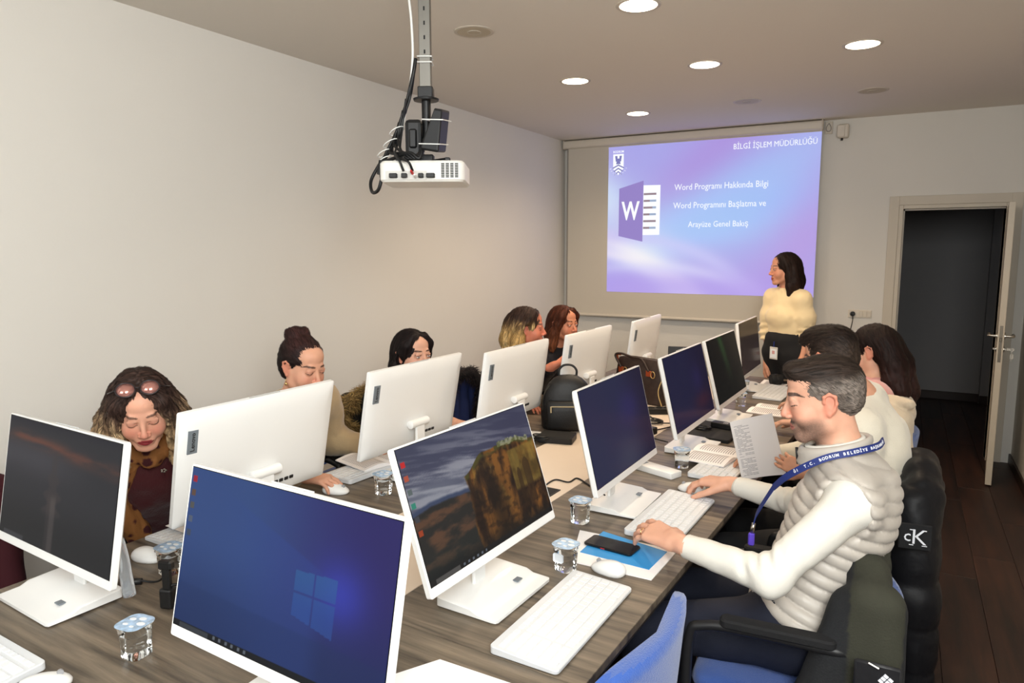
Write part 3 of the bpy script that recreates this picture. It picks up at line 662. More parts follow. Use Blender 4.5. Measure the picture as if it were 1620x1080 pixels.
# ================================================================ KEYBOARDS, MICE
m_key = mat('key_white', (226, 228, 230), .45); m_under = mat('rubber_dark', (40, 40, 42), .8); m_kb = mat('keyboard_white', (214, 216, 218), .4)
KW, KD = .178, .455   # local x = depth (towards user +x), y = long side
kme = {}
def keyboard(label, x, y, rz, detail, z=ZT, scale=1, stuff=True):
    t = thing('keyboard', label, 'keyboard', (x, y, z), rz, 'white keyboards on the desks')
    def part(name, build, m, smooth=False):
        if name not in kme:
            bm = BM(); build(bm); me = bpy.data.meshes.new(name); bmesh.ops.recalc_face_normals(bm, faces=bm.faces); bm.to_mesh(me); bm.free(); me.materials.append(m); kme[name] = me
        o = bpy.data.objects.new(name, kme[name]); COL.objects.link(o); o.parent = t; return o
    def body(bm):
        rings = []
        for zz, ins in ((.002, .002), (.004, 0), (.010, 0), (.0118, .0015)):
            r = rrect(KW-2*ins, KD-2*ins, .012-ins, 5, 0, 0, zz); rings.append([Vector((p.x, p.y, p.z+(.010*(KW/2-p.x)/KW if zz > .005 else 0))) for p in r])
        loft(bm, rings)
    part('keyboard_body', body, m_kb); 
    def feet(bm):
        add_plate(bm, KW-.012, KD-.012, 0, .004, .01)
    part('rubber_base', feet, m_under)
    tilt = Matrix.Rotation(.0561, 4, 'Y')
    rows = []; R0 = KW/2-.014
    for r in range(6):
        xc = -R0+.012+r*.0262
        h = .021 if r else .013
        ys = []; yy = -KD/2+.010; N = 15 if r else 16; kw = (KD-.020-.092)/N
        for k in range(N):
            if r == 5 and 4 <= k <= 8:
                if k == 4: rows.append((xc, yy+kw*2.5, h, kw*5-.003)) 
            else: rows.append((xc, yy+kw*.5, h, kw-.003))
            yy += kw
        yy += .006
        for k in range(4): rows.append((xc, yy+.0215*(k+.5), h, .0185))
    def zat(xc): return .0118+.010*(KW/2-xc)/KW
    def key(bm, h, w): 
        add_box(bm, (-h/2, -w/2, -.001), (h/2, w/2, .0022), .0009)
    if detail:
        for (xc, yc, h, w) in rows:
            kn = 'key%.4f_%.4f' % (h, w)
            if kn not in kme:
                bm = BM(); key(bm, h, w); me = bpy.data.meshes.new('key'); bmesh.ops.recalc_face_normals(bm, faces=bm.faces); bm.to_mesh(me); bm.free(); me.materials.append(m_key); kme[kn] = me
            o = bpy.data.objects.new('key', kme[kn]); COL.objects.link(o); o.parent = t; o.location = (xc, -yc, zat(xc)); o.rotation_euler = (0, .0561, 0)
    else:
        def allk(bm):
            for (xc, yc, h, w) in rows: add_box(bm, (-h/2, -w/2, -.001), (h/2, w/2, .0022), .0, Matrix.Translation((xc, -yc, zat(xc))) @ tilt)
        o = part('key_rows', allk, m_key); o['kind'] = 'stuff'
    return t
keyboard('nearest white keyboard, beside the blue chair and in front of the cliff screen', -.695, 1.534, D(-1.5), True)
keyboard('white keyboard under the vest man\'s two hands, behind the phone', -.66, 2.335, D(-2), True)
keyboard('white keyboard in the bottom left corner of the photo', -1.85, .70, D(-92), True)
keyboard('white keyboard lying under the open booklet beside the held sheet', -.63, 3.02, D(-4), False)
keyboard('farthest white keyboard with a hand resting on it', -.69, 4.74, D(-4), False)
keyboard('white keyboard partly under papers by the bun-haired woman\'s hand', -1.95, 2.29, D(176), False)
keyboard('white keyboard behind the covered cup, in front of the woman with sunglasses', -2.0, 1.55, D(178), False)
def mouse(label, x, y, rz):
    t = thing('mouse', label, 'mouse', (x, y, ZT), rz, 'white computer mice')
    if 'mouse' not in kme:
        bm = BM(); n = 20; rings = []
        for k, (f, zz) in enumerate(((.9, 0), (1.0, .006), (1.02, .013), (.97, .02), (.82, .0275), (.58, .0325), (.28, .0352), (.02, .036))):
            rg = []
            for j in range(n):
                a = 2*PI*j/n; cx_, sy_ = math.cos(a), math.sin(a)
                xx = .053*f*math.copysign(abs(cx_)**.8, cx_); yy = .031*f*math.copysign(abs(sy_)**.85, sy_)*(1-.08*cx_)
                rg.append(Vector((xx, yy, zz*(1-.22*(xx/.053)-.12*(xx/.053)**2))))
            rings.append(rg)
        loft(bm, rings); me = bpy.data.meshes.new('shell'); bmesh.ops.recalc_face_normals(bm, faces=bm.faces); bm.to_mesh(me); bm.free(); me.materials.append(m_aio); me.polygons.foreach_set('use_smooth', [True]*len(me.polygons)); kme['mouse'] = me
        bm = BM(); add_tube(bm, [(.032, -.0035, .0285), (.032, .0035, .0285)], .0065, 14); me = bpy.data.meshes.new('scroll_wheel'); bm.to_mesh(me); bm.free(); me.materials.append(mat('wheel_grey', (150, 150, 152), .5)); kme['wheel'] = me
        bm = BM(); add_box(bm, (.014, -.0006, .0265), (.05, .0006, .0318)); me = bpy.data.meshes.new('button_seam'); bm.to_mesh(me); bm.free(); me.materials.append(mat('seam_grey', (175, 175, 176), .6)); kme['seam'] = me
    for k, nm in (('mouse', 'shell'), ('wheel', 'scroll_wheel')):
        o = bpy.data.objects.new(nm, kme[k]); COL.objects.link(o); o.parent = t
    return t
mouse('white mouse between the nearest keyboard and the blue card', -.70, 1.834, D(172))
mouse('white mouse under the vest man\'s far hand', -.672, 2.64, D(178))
mouse('white mouse under the bun-haired woman\'s hand', -1.868, 1.965, D(15))
mouse('white mouse beside the covered cup in front of the woman with sunglasses', -1.95, 1.245, D(12))
mouse('white mouse cut by the bottom edge of the photo, right of the corner keyboard', -1.548, .735, D(70))
# ================================================================ CUPS OF WATER
m_water = mat('clear_cup', (245, 250, 252), .02, trans=1, ior=1.33); m_foil = mat('foil_lid', (176, 204, 232), .3, .35, var=(60, .35)); m_foilw = mat('foil_print_white', (236, 242, 248), .3, .2); m_foilb = mat('foil_print_blue', (70, 140, 215), .3, .2)
def cup(label, x, y, rz=.3, h=.078, w=.066, lab=False):
    t = thing('water_cup', label, 'cup', (x, y, ZT), rz, 'plastic water cups on the desks')
    key = 'cup'
    if key not in kme:
        bm = BM(); rings = []
        for f, zz in ((.66, .0006), (.80, .0006), (.84, .004), (.84, .016), (.80, .02), (.86, .024), (.90, .05), (.86, .054), (.93, .058), (.95, .074), (1.06, .076), (1.06, .078), (.9, .0782)):
            q = rrect(w*f, w*f, w*f*.3, 5, 0, 0, zz)
            if .02 < zz < .056: q = [Vector((p.x*(1-.03*(i % 2)), p.y*(1-.03*(i % 2)), p.z)) for i, p in enumerate(q)]
            rings.append(q)
        loft(bm, rings); me = bpy.data.meshes.new('cup_body'); bmesh.ops.recalc_face_normals(bm, faces=bm.faces); bm.to_mesh(me); bm.free(); me.materials.append(m_water); me.polygons.foreach_set('use_smooth', [True]*len(me.polygons)); me.set_sharp_from_angle(angle=D(50)); kme['cup'] = me
        bm = BM(); add_plate(bm, w*1.09, w*1.09, .0784, .0792, w*.33, .0002); me = bpy.data.meshes.new('foil_lid'); bmesh.ops.recalc_face_normals(bm, faces=bm.faces); bm.to_mesh(me); bm.free(); me.materials.append(m_foil); kme['lid'] = me
        bm = BM()
        for k in range(5): 
            a = k*1.3; add_lathe(bm, [(.0005, .0793), (.009-.001*k, .0793), (.009-.001*k, .0796), (.0005, .0797)], 10, Matrix.Translation((.019*math.cos(a), .019*math.sin(a), 0)) @ Matrix.Diagonal((1.3, .8, 1, 1)))
        me = bpy.data.meshes.new('lid_print'); bm.to_mesh(me); bm.free(); me.materials.append(m_foilw); kme['print'] = me
    for k, nm in (('cup', 'cup_body'), ('lid', 'foil_lid')):
        o = bpy.data.objects.new(nm, kme[k]); COL.objects.link(o); o.parent = t
    pr_ = bpy.data.objects.new('lid_print', kme['print']); COL.objects.link(pr_); pr_.parent = t
    if lab:
        bm = BM(); add_box(bm, (-.022, -.0305, .03), (.012, -.0295, .056), .004); obj('paper_label', bm, m_foilw, t)
    return t
K_ = (1.65-ZT)/(1.65-.74)
for (x, y), lb, l in (((-1.473, .897), 'foil-lidded water cup nearest the photo\'s left bottom, in front of the dark grey screen', 0), ((-1.779, 1.199), 'foil-lidded water cup half hidden behind the big blue screen', 0), ((-1.67, 2.009), 'foil-lidded water cup beside the bun-haired woman\'s keyboard', 0),
    ((-.801, 1.759), 'foil-lidded water cup with a white label, left of the white mouse and phone', 1), ((-.908, 2.107), 'foil-lidded water cup against the base of the navy screen', 0), ((-.777, 2.872), 'foil-lidded water cup beside the open booklet', 0), ((-.80, 4.20), 'foil-lidded water cup beside the base of the green-streaked screen', 0), ((-.86, 4.60), 'farthest foil-lidded water cup, under the brown screen', 0)):
    cup(lb, x*K_, y*K_, random.uniform(-.3, .5), lab=l)
# ================================================================ PAPERS
m_paper = mat('paper_white', (244, 240, 238), .8, spec=.2); m_print = mat('print_grey', (150, 146, 150), .8); m_pinkp = mat('print_pink', (240, 196, 200), .8); m_bluec = mat('blue_card', (52, 148, 214), .5)
def sheet(name, label, pts, m, cat, z=ZT, h=.0006, lines=None, curl=0, group=None):
    """flat sheet: four corners in room coordinates"""
    P = [Vector((p[0], p[1], 0)) for p in pts]; c = sum(P, Vector())/4
    t = thing(name, label, cat, (c.x, c.y, z), group=group)
    bm = BM(); n = 12; 
    def S(u, v): 
        p = P[0]*(1-u)*(1-v)+P[1]*u*(1-v)+P[2]*u*v+P[3]*(1-u)*v-c
        return Vector((p.x, p.y, curl*(u**3)*.02+curl*.006*math.sin(v*5)*u))
    for dz in (0, h):
        V = [[bm.verts.new(S(i/n, j/n)+Vector((0, 0, dz))) for i in range(n+1)] for j in range(n+1)]
        for j in range(n):
            for i in range(n):
                f = (V[j][i], V[j][i+1], V[j+1][i+1], V[j+1][i]); bm.faces.new(f if dz else tuple(reversed(f)))
        if dz == 0: B = V
    for a, b in ((lambda k: (0, k)), (lambda k: (n, k))), ((lambda k: (k, 0)), (lambda k: (k, n))):
        for fn in (a, b):
            for k in range(n):
                j, i = fn(k); j2, i2 = fn(k+1); bm.faces.new((B[j][i], B[j2][i2], V[j2][i2], V[j][i]))
    obj('sheet', bm, m, t, smooth=40)
    if lines:
        nl, u0, u1, v0, v1, mm = lines
        bm = BM()
        for k in range(nl):
            v = v0+(v1-v0)*k/nl; dv = (v1-v0)/nl*.38; ue = u1-(.18*random.random() if k % 4 == 3 else 0)
            xs = [u0+(ue-u0)*q/6 for q in range(7)]
            for a, b in zip(xs[:-1], xs[1:]):
                q = [S(a, v), S(b-.008, v), S(b-.008, v+dv), S(a, v+dv)]; bm.faces.new([bm.verts.new(p+Vector((0, 0, h+.0003))) for p in q])
        o = obj('text_lines', bm, mm, t); o['kind'] = 'stuff'
    return t
sheet('paper', 'white paper sheet cut by the bottom edge, right of the big blue screen', [(-1.0, 1.02), (-.665, 1.02), (-.645, 1.235), (-.875, 1.235)], m_paper, 'paper', h=.002, lines=(3, .15, .4, .3, .42, m_pinkp))
sheet('paper', 'stack of white paper under the blue card and the phone', [(-.823, 1.845), (-.575, 1.845), (-.565, 2.075), (-.895, 2.075)], m_paper, 'paper', h=.003)
sheet('card', 'bright blue card under the black phone', [(-.825, 1.915), (-.60, 1.90), (-.59, 2.045), (-.822, 2.10)], m_bluec, 'card', z=ZT+.0034, h=.001)
ph = thing('phone', 'black mobile phone lying on the blue card under a hand', 'phone', (-.752, 1.998, ZT+.0046), D(-6))
bm = BM(); add_plate(bm, .165, .078, 0, .009, .012, .0025, 6); obj('phone_body', bm, mat('phone_black', (16, 17, 19), .25), ph, smooth=40)
bm = BM(); add_box(bm, (-.02, -.0398, .003), (-.006, -.0388, .006)); obj('side_button', bm, mat('button_red', (190, 40, 36), .4), ph)
# open booklets (pages bulge from the spine)
def booklet(label, cx_, cy_, rz, w, l, z=ZT, lines=True):
    t = thing('booklet', label, 'booklet', (cx_, cy_, z), rz)
    for s in (-1, 1):
        bm = BM(); n = 10; R = []
        def zf(q): return .004+.018*math.sin(min(1, q*1.0)*PI)**.8*(1-q*.6)
        prof = [(s*q/n*w, zf(q/n)) for q in range(n+1)]
        top = [[Vector((x, -l/2, zz)) for x, zz in prof], [Vector((x, l/2, zz)) for x, zz in prof]]
        a = [bm.verts.new(p) for p in top[0]]; b = [bm.verts.new(p) for p in top[1]]
        a2 = [bm.verts.new((p.x, p.y, 0)) for p in top[0]]; b2 = [bm.verts.new((p.x, p.y, 0)) for p in top[1]]
        for i in range(n):
            bm.faces.new((a[i], a[i+1], b[i+1], b[i])); bm.faces.new((a2[i], b2[i], b2[i+1], a2[i+1]))
            bm.faces.new((a[i], a2[i], a2[i+1], a[i+1])); bm.faces.new((b[i], b[i+1], b2[i+1], b2[i]))
        bm.faces.new((a[n], a2[n], b2[n], b[n])); bm.faces.new((a[0], b[0], b2[0], a2[0]))
        pg_ = obj('page_block', bm, m_paper, t, smooth=40)
        if lines:
            bm = BM()
            for k in range(15):
                y = -l/2+.02+k*(l-.04)/15
                for i in range(1, n-1):
                    x0, x1 = prof[i][0], prof[i+1][0]-s*w*.008; bm.faces.new([bm.verts.new(p) for p in ((x0, y, prof[i][1]+.0006), (x1, y, prof[i+1][1]+.0006), (x1, y+.0035, prof[i+1][1]+.0006), (x0, y+.0035, prof[i][1]+.0006))])
            o = obj('text_lines', bm, m_print, pg_); o['kind'] = 'stuff'
    return t
booklet('open printed booklet on the right desk beside the held sheet', -.695, 3.10, D(82), .15, .2, ZT+.021)
booklet('open printed booklet farther along the right desk, behind the held sheet', -.63, 4.24, D(80), .14, .2)
booklet('open printed booklet on the left desk by the bun-haired woman', -1.97, 2.32, D(75), .13, .22, ZT+.022)
sheet('paper', 'white paper sheet in front of the woman with sunglasses', [(-2.09, 1.40), (-1.88, 1.38), (-1.86, 1.62), (-2.09, 1.62)], m_paper, 'paper', z=ZT+.024, curl=.3)
sheet('paper', 'white papers at the far end of the right desk', [(-.84, 5.0), (-.60, 4.98), (-.58, 5.22), (-.84, 5.24)], m_paper, 'paper', lines=(8, .1, .9, .1, .9, m_print))
# white paper held up by the dark-haired man
# ================================================================ SMALL THINGS
ws = thing('white_box', 'slim white box with grey label lying behind the navy screen base', 'box', (-.86, 2.80, ZT), D(-21))
bm = BM(); add_box(bm, (-.1, -.035, 0), (.1, .035, .026), .004, seg=2); obj('box_body', bm, m_aio, ws, smooth=40)
bm = BM(); add_box(bm, (-.098, -.02, .0255), (-.06, .02, .027)); obj('grey_label', bm, m_badge, ws)
bc = thing('black_folder', 'flat black laptop lying closed under the adapter on the right desk', 'laptop', (-.80, 3.565, ZT), D(-4))
bm = BM(); add_plate(bm, .24, .34, 0, .018, .012, .003); obj('closed_lid', bm, m_blackm, bc, smooth=40)
ad = thing('power_adapter', 'black power adapter with white label lines on the black laptop', 'adapter', (-.775, 3.62, ZT+.0185), D(-15))
bm = BM(); add_plate(bm, .11, .05, 0, .028, .008, .003); obj('housing', bm, m_black, ad, smooth=40)
bm = BM()
for k in range(3): add_box(bm, (.01+.009*k, -.012, .0278), (.013+.009*k, .012, .0285))
obj('label_lines', bm, m_white, ad)
def coil(name, label, x, y, z, r, n, m, cat='cable', thick=.0035, h=.02):
    pts = []
    for k in range(n*10):
        a = k*2*PI/10; rr = r*(1+.25*math.sin(k*.7)); pts.append((rr*math.cos(a)*1.3, rr*math.sin(a), thick+h*(.5+.5*math.sin(k*.31))*(k/(n*10))))
    bm = BM(); add_tube(bm, spline(pts, 2), thick, 6); return tag(obj(name, bm, m, None, smooth='all', loc=(x, y, z)), label, cat)
coil('coiled_cable', 'black cable coil beside the adapter on the black laptop', -.86, 3.55, ZT+.018, .028, 4, m_black)
coil('coiled_cable', 'black cable coil hanging under the screen left of the backpack', -1.50, 3.0, ZT+.012, .03, 5, m_black)
coil('coiled_cable', 'black tangle of cables on the centre table behind the navy screen', -1.13, 3.25, ZT, .05, 6, m_black, h=.05)
coil('coiled_cable', 'black tangle of cables on the centre table farther back', -1.16, 3.62, ZT, .045, 4, m_black, h=.03)
for (x, y, rz, lb) in ((-1.16, 3.86, .5, 'black power strip on the centre table below the brown handbag'), (-1.10, 3.40, -.3, 'black adapter block in the cable tangle on the centre table')):
    t = thing('power_strip' if 'strip' in lb else 'adapter_block', lb, 'power strip' if 'strip' in lb else 'adapter', (x, y, ZT), rz)
    L_ = .2 if 'strip' in lb else .09
    bm = BM(); add_plate(bm, L_, .055, 0, .035, .008, .003); obj('housing', bm, m_black, t, smooth=40)
    for k in range(4 if 'strip' in lb else 1):
        bm = BM(); add_lathe(bm, [(.012, .0352), (.019, .0352), (.019, .038), (.012, .038)], 16, Matrix.Translation((-.068+.045*k if 'strip' in lb else 0, 0, 0)), False, False); obj('outlet_ring', bm, m_blackm, t)
bm = BM(); add_tube(bm, spline([(-1.16, 2.30, ZT+.004), (-1.19, 2.40, ZT+.004), (-1.19, 2.50, ZT+.004), (-1.13, 2.50, ZT+.004), (-1.12, 2.56, ZT+.004), (-1.06, 2.52, ZT+.004), (-.98, 2.45, ZT+.004), (-.92, 2.36, ZT+.03)]), .0032, 8)
tag(obj('cord', bm, m_black, None, smooth='all'), 'thin black cord lying on the cream centre table', 'cable')
bm = BM(); add_tube(bm, spline([(-1.2, 3.75, ZT+.004), (-1.10, 3.6, ZT+.012), (-1.0, 3.62, ZT+.012), (-1.08, 3.45, ZT+.006), (-1.18, 3.4, ZT+.006), (-1.05, 3.3, ZT+.008), (-.95, 3.25, ZT+.01)]), .0035, 8)
tag(obj('cord', bm, m_black, None, smooth='all'), 'black cord winding over the centre table behind the navy screen', 'cable')
gr = thing('cable_grommet', 'black cable opening at the edge of the cream centre table', 'cable opening', (-1.165, 2.345, ZT), TH)
bm = BM(); add_plate(bm, .085, .13, .0, .003, .004, .001); obj('frame', bm, m_black, gr)
bm = BM(); add_box(bm, (-.035, -.058, .003), (.035, .058, .0036)); obj('brush_strip', bm, m_blackm, gr)
ab = thing('adapter_box', 'flat black box under the front of the black backpack', 'box', (-1.44, 3.05, ZT), D(12))
bm = BM(); add_plate(bm, .17, .12, 0, .034, .008, .004); obj('box_body', bm, m_black, ab, smooth=40)
# adapters and clip between the two nearest screens
ck = thing('plug_adapter', 'upright black plug and clamp on the desk between the two nearest screens', 'adapter', (-1.635, 1.09, ZT), .3)
bm = BM(); add_box(bm, (-.018, -.014, 0), (.018, .014, .055), .006, seg=2); obj('housing', bm, m_black, ck)
bm = BM(); add_box(bm, (-.011, -.009, .05), (.011, .009, .115), .004); add_box(bm, (-.02, -.011, .105), (.02, .011, .13), .005); obj('plug', bm, m_black, ck)
bm = BM(); add_tube(bm, spline([(0, 0, .06), (.05, .02, .06), (.12, .05, .03), (.2, .1, .004)]), .0035, 7); obj('cord', bm, m_black, ck, smooth='all')
bm = BM(); add_tube(bm, spline([(0, 0, .125), (-.03, .05, .09), (-.1, .09, .02), (-.16, .08, .02)]), .003, 7); obj('cord', bm, m_black, ck, smooth='all')
bm = BM(); add_tube(bm, [(-.15, .085, .016), (-.2, .07, .016)], .009, 10); obj('cord_switch', bm, m_black, ck, smooth='all')
bt = thing('clear_sleeve', 'clear plastic sleeve on the base behind the dark grey screen', 'plastic sleeve', (-1.745, 1.055, ZT+.02), .4)
bm = BM(); add_tube(bm, spline([(0, 0, 0), (-.01, .005, .05), (-.02, .01, .1), (-.03, .01, .15)], 4), [.016]*13, 10); obj('sleeve', bm, mat('clear_film', (225, 230, 235), .12, trans=.8), bt, smooth='all')
# far end of the right desk
bn = thing('camera_lens', 'black round lens or cap lying at the far end of the right desk', 'lens', (-.735, 5.08, ZT), .5)
bm = BM(); add_lathe(bm, [(.001, -.04), (.033, -.04), (.036, -.034), (.036, .03), (.03, .04), (.001, .04)], 20, frame((0,1,0), (0,0,1), (0, 0, .037))); obj('barrel', bm, m_blackm, bn, smooth=40)
bm = BM(); add_lathe(bm, [(.0362, -.01), (.038, -.008), (.038, .008), (.0362, .01)], 20, frame((0,1,0), (0,0,1), (0, 0, .037)), False, False); obj('grip_ring', bm, m_black, bn)
p2 = thing('phone', 'black phone lying at the far end of the right desk by the standing woman', 'phone', (-.70, 5.16, ZT+.001), .2)
bm = BM(); add_plate(bm, .15, .075, 0, .009, .01, .002); obj('phone_body', bm, MATS['phone_black'], p2)
p3 = thing('notebook', 'small closed black notebook at the far end of the right desk', 'notebook', (-.60, 4.99, ZT+.001), -.3)
bm = BM(); add_plate(bm, .12, .17, 0, .012, .004, .001); obj('cover', bm, m_blackm, p3)
ll = thing('laptop', 'black open laptop seen from behind at the far end of the centre table', 'laptop', (-1.36, 5.16, ZT), .2)
bm = BM(); add_plate(bm, .32, .22, 0, .016, .01, .002, 4, 0, .1); obj('laptop_base', bm, m_black, ll)
bm = BM(); add_box(bm, (-.16, -.012, .014), (.16, -.005, .21), .003, Matrix.Rotation(-.2, 4, 'X')); obj('laptop_lid', bm, m_black, ll)
# ================================================================ BAGS
m_leather = mat('black_leather', (20, 20, 21), .5, bump=(160, .25)); m_zip = mat('zip_gold', (186, 172, 140), .35, .8)
bp_ = thing('backpack', 'small black leather backpack standing on the centre table', 'backpack', (-1.50, 3.30, ZT), D(28))
# local: front faces -y
def lofty(bm, secs, n=24, ex=2.6):
    """stack of superellipse rings: (z, half width, half depth, y centre)"""
    rings = []
    for z, a, b, yc in secs:
        rings.append([Vector((a*math.copysign(abs(math.cos(t))**(2/ex), math.cos(t)), yc+b*math.copysign(abs(math.sin(t))**(2/ex), math.sin(t)), z)) for t in [2*PI*k/n for k in range(n)]])
    loft(bm, rings)
bm = BM(); lofty(bm, [(.0, .125, .06, 0), (.012, .135, .07, 0), (.08, .14, .072, 0), (.15, .135, .07, 0), (.20, .122, .064, 0), (.24, .1, .054, 0), (.265, .075, .042, 0), (.28, .045, .028, 0), (.284, .015, .01, 0)]); obj('bag_body', bm, m_leather, bp_, smooth='all')
bm = BM(); lofty(bm, [(.012, .105, .03, -.07), (.03, .115, .036, -.07), (.11, .115, .034, -.07), (.15, .11, .028, -.068), (.16, .1, .018, -.066)]); obj('front_pocket', bm, m_leather, bp_, smooth='all')
bm = BM(); add_tube(bm, [(x, -.1+.00*abs(x), .135-.0*x) for x in (-.09, -.03, .03, .09)], .0035, 6); add_box(bm, (-.095, -.108, .105), (-.087, -.1, .137), .001); obj('pocket_zip', bm, m_zip, bp_)
bm = BM(); add_tube(bm, spline([(-.132, -.03, .1), (-.128, -.03, .17), (-.1, -.028, .225), (-.05, -.02, .268), (0, -.015, .284), (.05, -.02, .268), (.1, -.028, .225), (.128, -.03, .17), (.132, -.03, .1)]), .003, 6); obj('main_zip', bm, mat('zip_dark', (70, 66, 58), .4, .6), bp_, smooth='all')
bm = BM(); add_tube(bm, spline([(-.045, .02, .268), (-.045, .02, .305), (-.02, .02, .33), (.02, .02, .33), (.045, .02, .305), (.045, .02, .268)]), .006, 8); obj('top_handle', bm, m_leather, bp_, smooth='all')
for s in (-1, 1):
    bm = BM(); add_tube(bm, spline([(s*.05, .06, .26), (s*.1, .11, .2), (s*.12, .12, .1), (s*.11, .07, .02)]), .007, 8); obj('shoulder_strap', bm, m_leather, bp_, smooth='all')
m_brown = mat('brown_canvas', (50, 36, 31), .55, bump=(90, .2), var=(40, .25)); m_orange = mat('orange_leather', (150, 62, 26), .5); m_gold = mat('gold_ring', (206, 176, 120), .3, .9)
hb = thing('handbag', 'large dark brown handbag with orange leather tabs and gold rings on the centre table', 'handbag', (-1.38, 4.14, ZT), D(-22))
bm = BM(); n = 26; rings = []
for z, a, b in ((0, .185, .062), (.008, .195, .07), (.1, .198, .068), (.2, .19, .05), (.25, .185, .034), (.262, .182, .026)):
    rings.append([Vector((a*math.copysign(abs(math.cos(t))**.5, math.cos(t)), b*math.copysign(abs(math.sin(t))**.6, math.sin(t)), z-(.012*(math.cos(t*2)-.0)*.5 if z > .2 else 0))) for t in [2*PI*k/n for k in range(n)]])
loft(bm, rings); obj('bag_body', bm, m_brown, hb, smooth=40)
for s in (-1, 1):
    for x in (-.12, .1):
        bm = BM(); add_box(bm, (x-.022, s*.058-.004, .17), (x+.022, s*.058+.004, .205), .003, seg=2); obj('leather_tab', bm, m_orange, hb)
        bm = BM(); add_tube(bm, [(x+.034+.016*math.cos(a), s*.064, .185+.02*math.sin(a)) for a in [2*PI*k/16 for k in range(17)]], .003, 6, False); obj('ring', bm, m_gold, hb, smooth='all')
bm = BM(); add_tube(bm, spline([(-.12, -.06, .2), (-.17, -.06, .27), (-.13, -.05, .285), (-.05, -.04, .27), (.03, -.045, .265), (.1, -.06, .2)]), .007, 8); obj('handle', bm, m_brown, hb, smooth='all')
bm = BM(); add_tube(bm, spline([(-.18, -.03, .24), (-.175, -.04, .275), (-.14, -.045, .28)]), .009, 8); obj('leather_trim', bm, m_orange, hb, smooth='all')
bm = BM(); add_tube(bm, spline([(.18, -.03, .25), (.21, -.05, .2), (.2, -.09, .1), (.24, -.1, .01)]), .004, 6); obj('chain_strap', bm, m_gold, hb, smooth='all')
# ================================================================ PEOPLE (implicit surfaces -> one continuous mesh each)
F32 = np.float32
def V3(*a): return np.array(a, dtype=float)
def nrm(v): v = np.asarray(v, float); return v/np.linalg.norm(v)
def seg(a, b, ra, rb=None, k=.012, sub=False): return ('seg', np.asarray(a, float), np.asarray(b, float), ra, ra if rb is None else rb, k, sub)
def ell(c, r, R=None, k=.012, sub=False): return ('ell', np.asarray(c, float), np.asarray(r, float)*np.ones(3), np.eye(3) if R is None else R, None, k, sub)
def cut(c, n, k=.004): return ('cut', np.asarray(c, float), nrm(n), None, None, k, True)
def chain(pts, rs, k=.012): return [seg(pts[i], pts[i+1], rs[i], rs[i+1], k) for i in range(len(pts)-1)]
def prim_d(p, X, Y, Z):
    t = p[0]
    if t == 'seg':
        a, b, ra, rb = p[1:5]; d = b-a; L = max(float(d@d), 1e-9)
        x, y, z = X-F32(a[0]), Y-F32(a[1]), Z-F32(a[2])
        h = np.clip((x*F32(d[0])+y*F32(d[1])+z*F32(d[2]))*F32(1/L), 0, 1)
        return np.sqrt((x-h*F32(d[0]))**2+(y-h*F32(d[1]))**2+(z-h*F32(d[2]))**2)-(F32(ra)+h*F32(rb-ra))
    if t == 'ell':
        c, r, R = p[1:4]; x, y, z = X-F32(c[0]), Y-F32(c[1]), Z-F32(c[2])
        q = [(x*F32(R[0, i])+y*F32(R[1, i])+z*F32(R[2, i]))*F32(1/r[i]) for i in range(3)]
        k0 = np.sqrt(q[0]**2+q[1]**2+q[2]**2)+F32(1e-6); k1 = np.sqrt((q[0]/F32(r[0]))**2+(q[1]/F32(r[1]))**2+(q[2]/F32(r[2]))**2)+F32(1e-6)
        return k0*(k0-1)/k1
    c, n = p[1:3]
    return -((X-F32(c[0]))*F32(n[0])+(Y-F32(c[1]))*F32(n[1])+(Z-F32(c[2]))*F32(n[2]))   # removes the side n points to
def pbox(p, m):
    if p[0] == 'seg': r = max(p[3], p[4])+m; return np.minimum(p[1], p[2])-r, np.maximum(p[1], p[2])+r
    if p[0] == 'ell':
        e = np.sqrt(((p[3]*p[2][None, :])**2).sum(1))+m; return p[1]-e, p[1]+e
    return np.full(3, -1e9), np.full(3, 1e9)
def axis(lo, hi, res, fine):
    out = [lo]
    while out[-1] < hi:
        x = out[-1]; s = res
        for a, b, f in fine:
            if a-2*res < x < b: s = min(s, f if x >= a-f else max(f, min(res, (a-x))))
        out.append(x+s)
    return np.array(out)
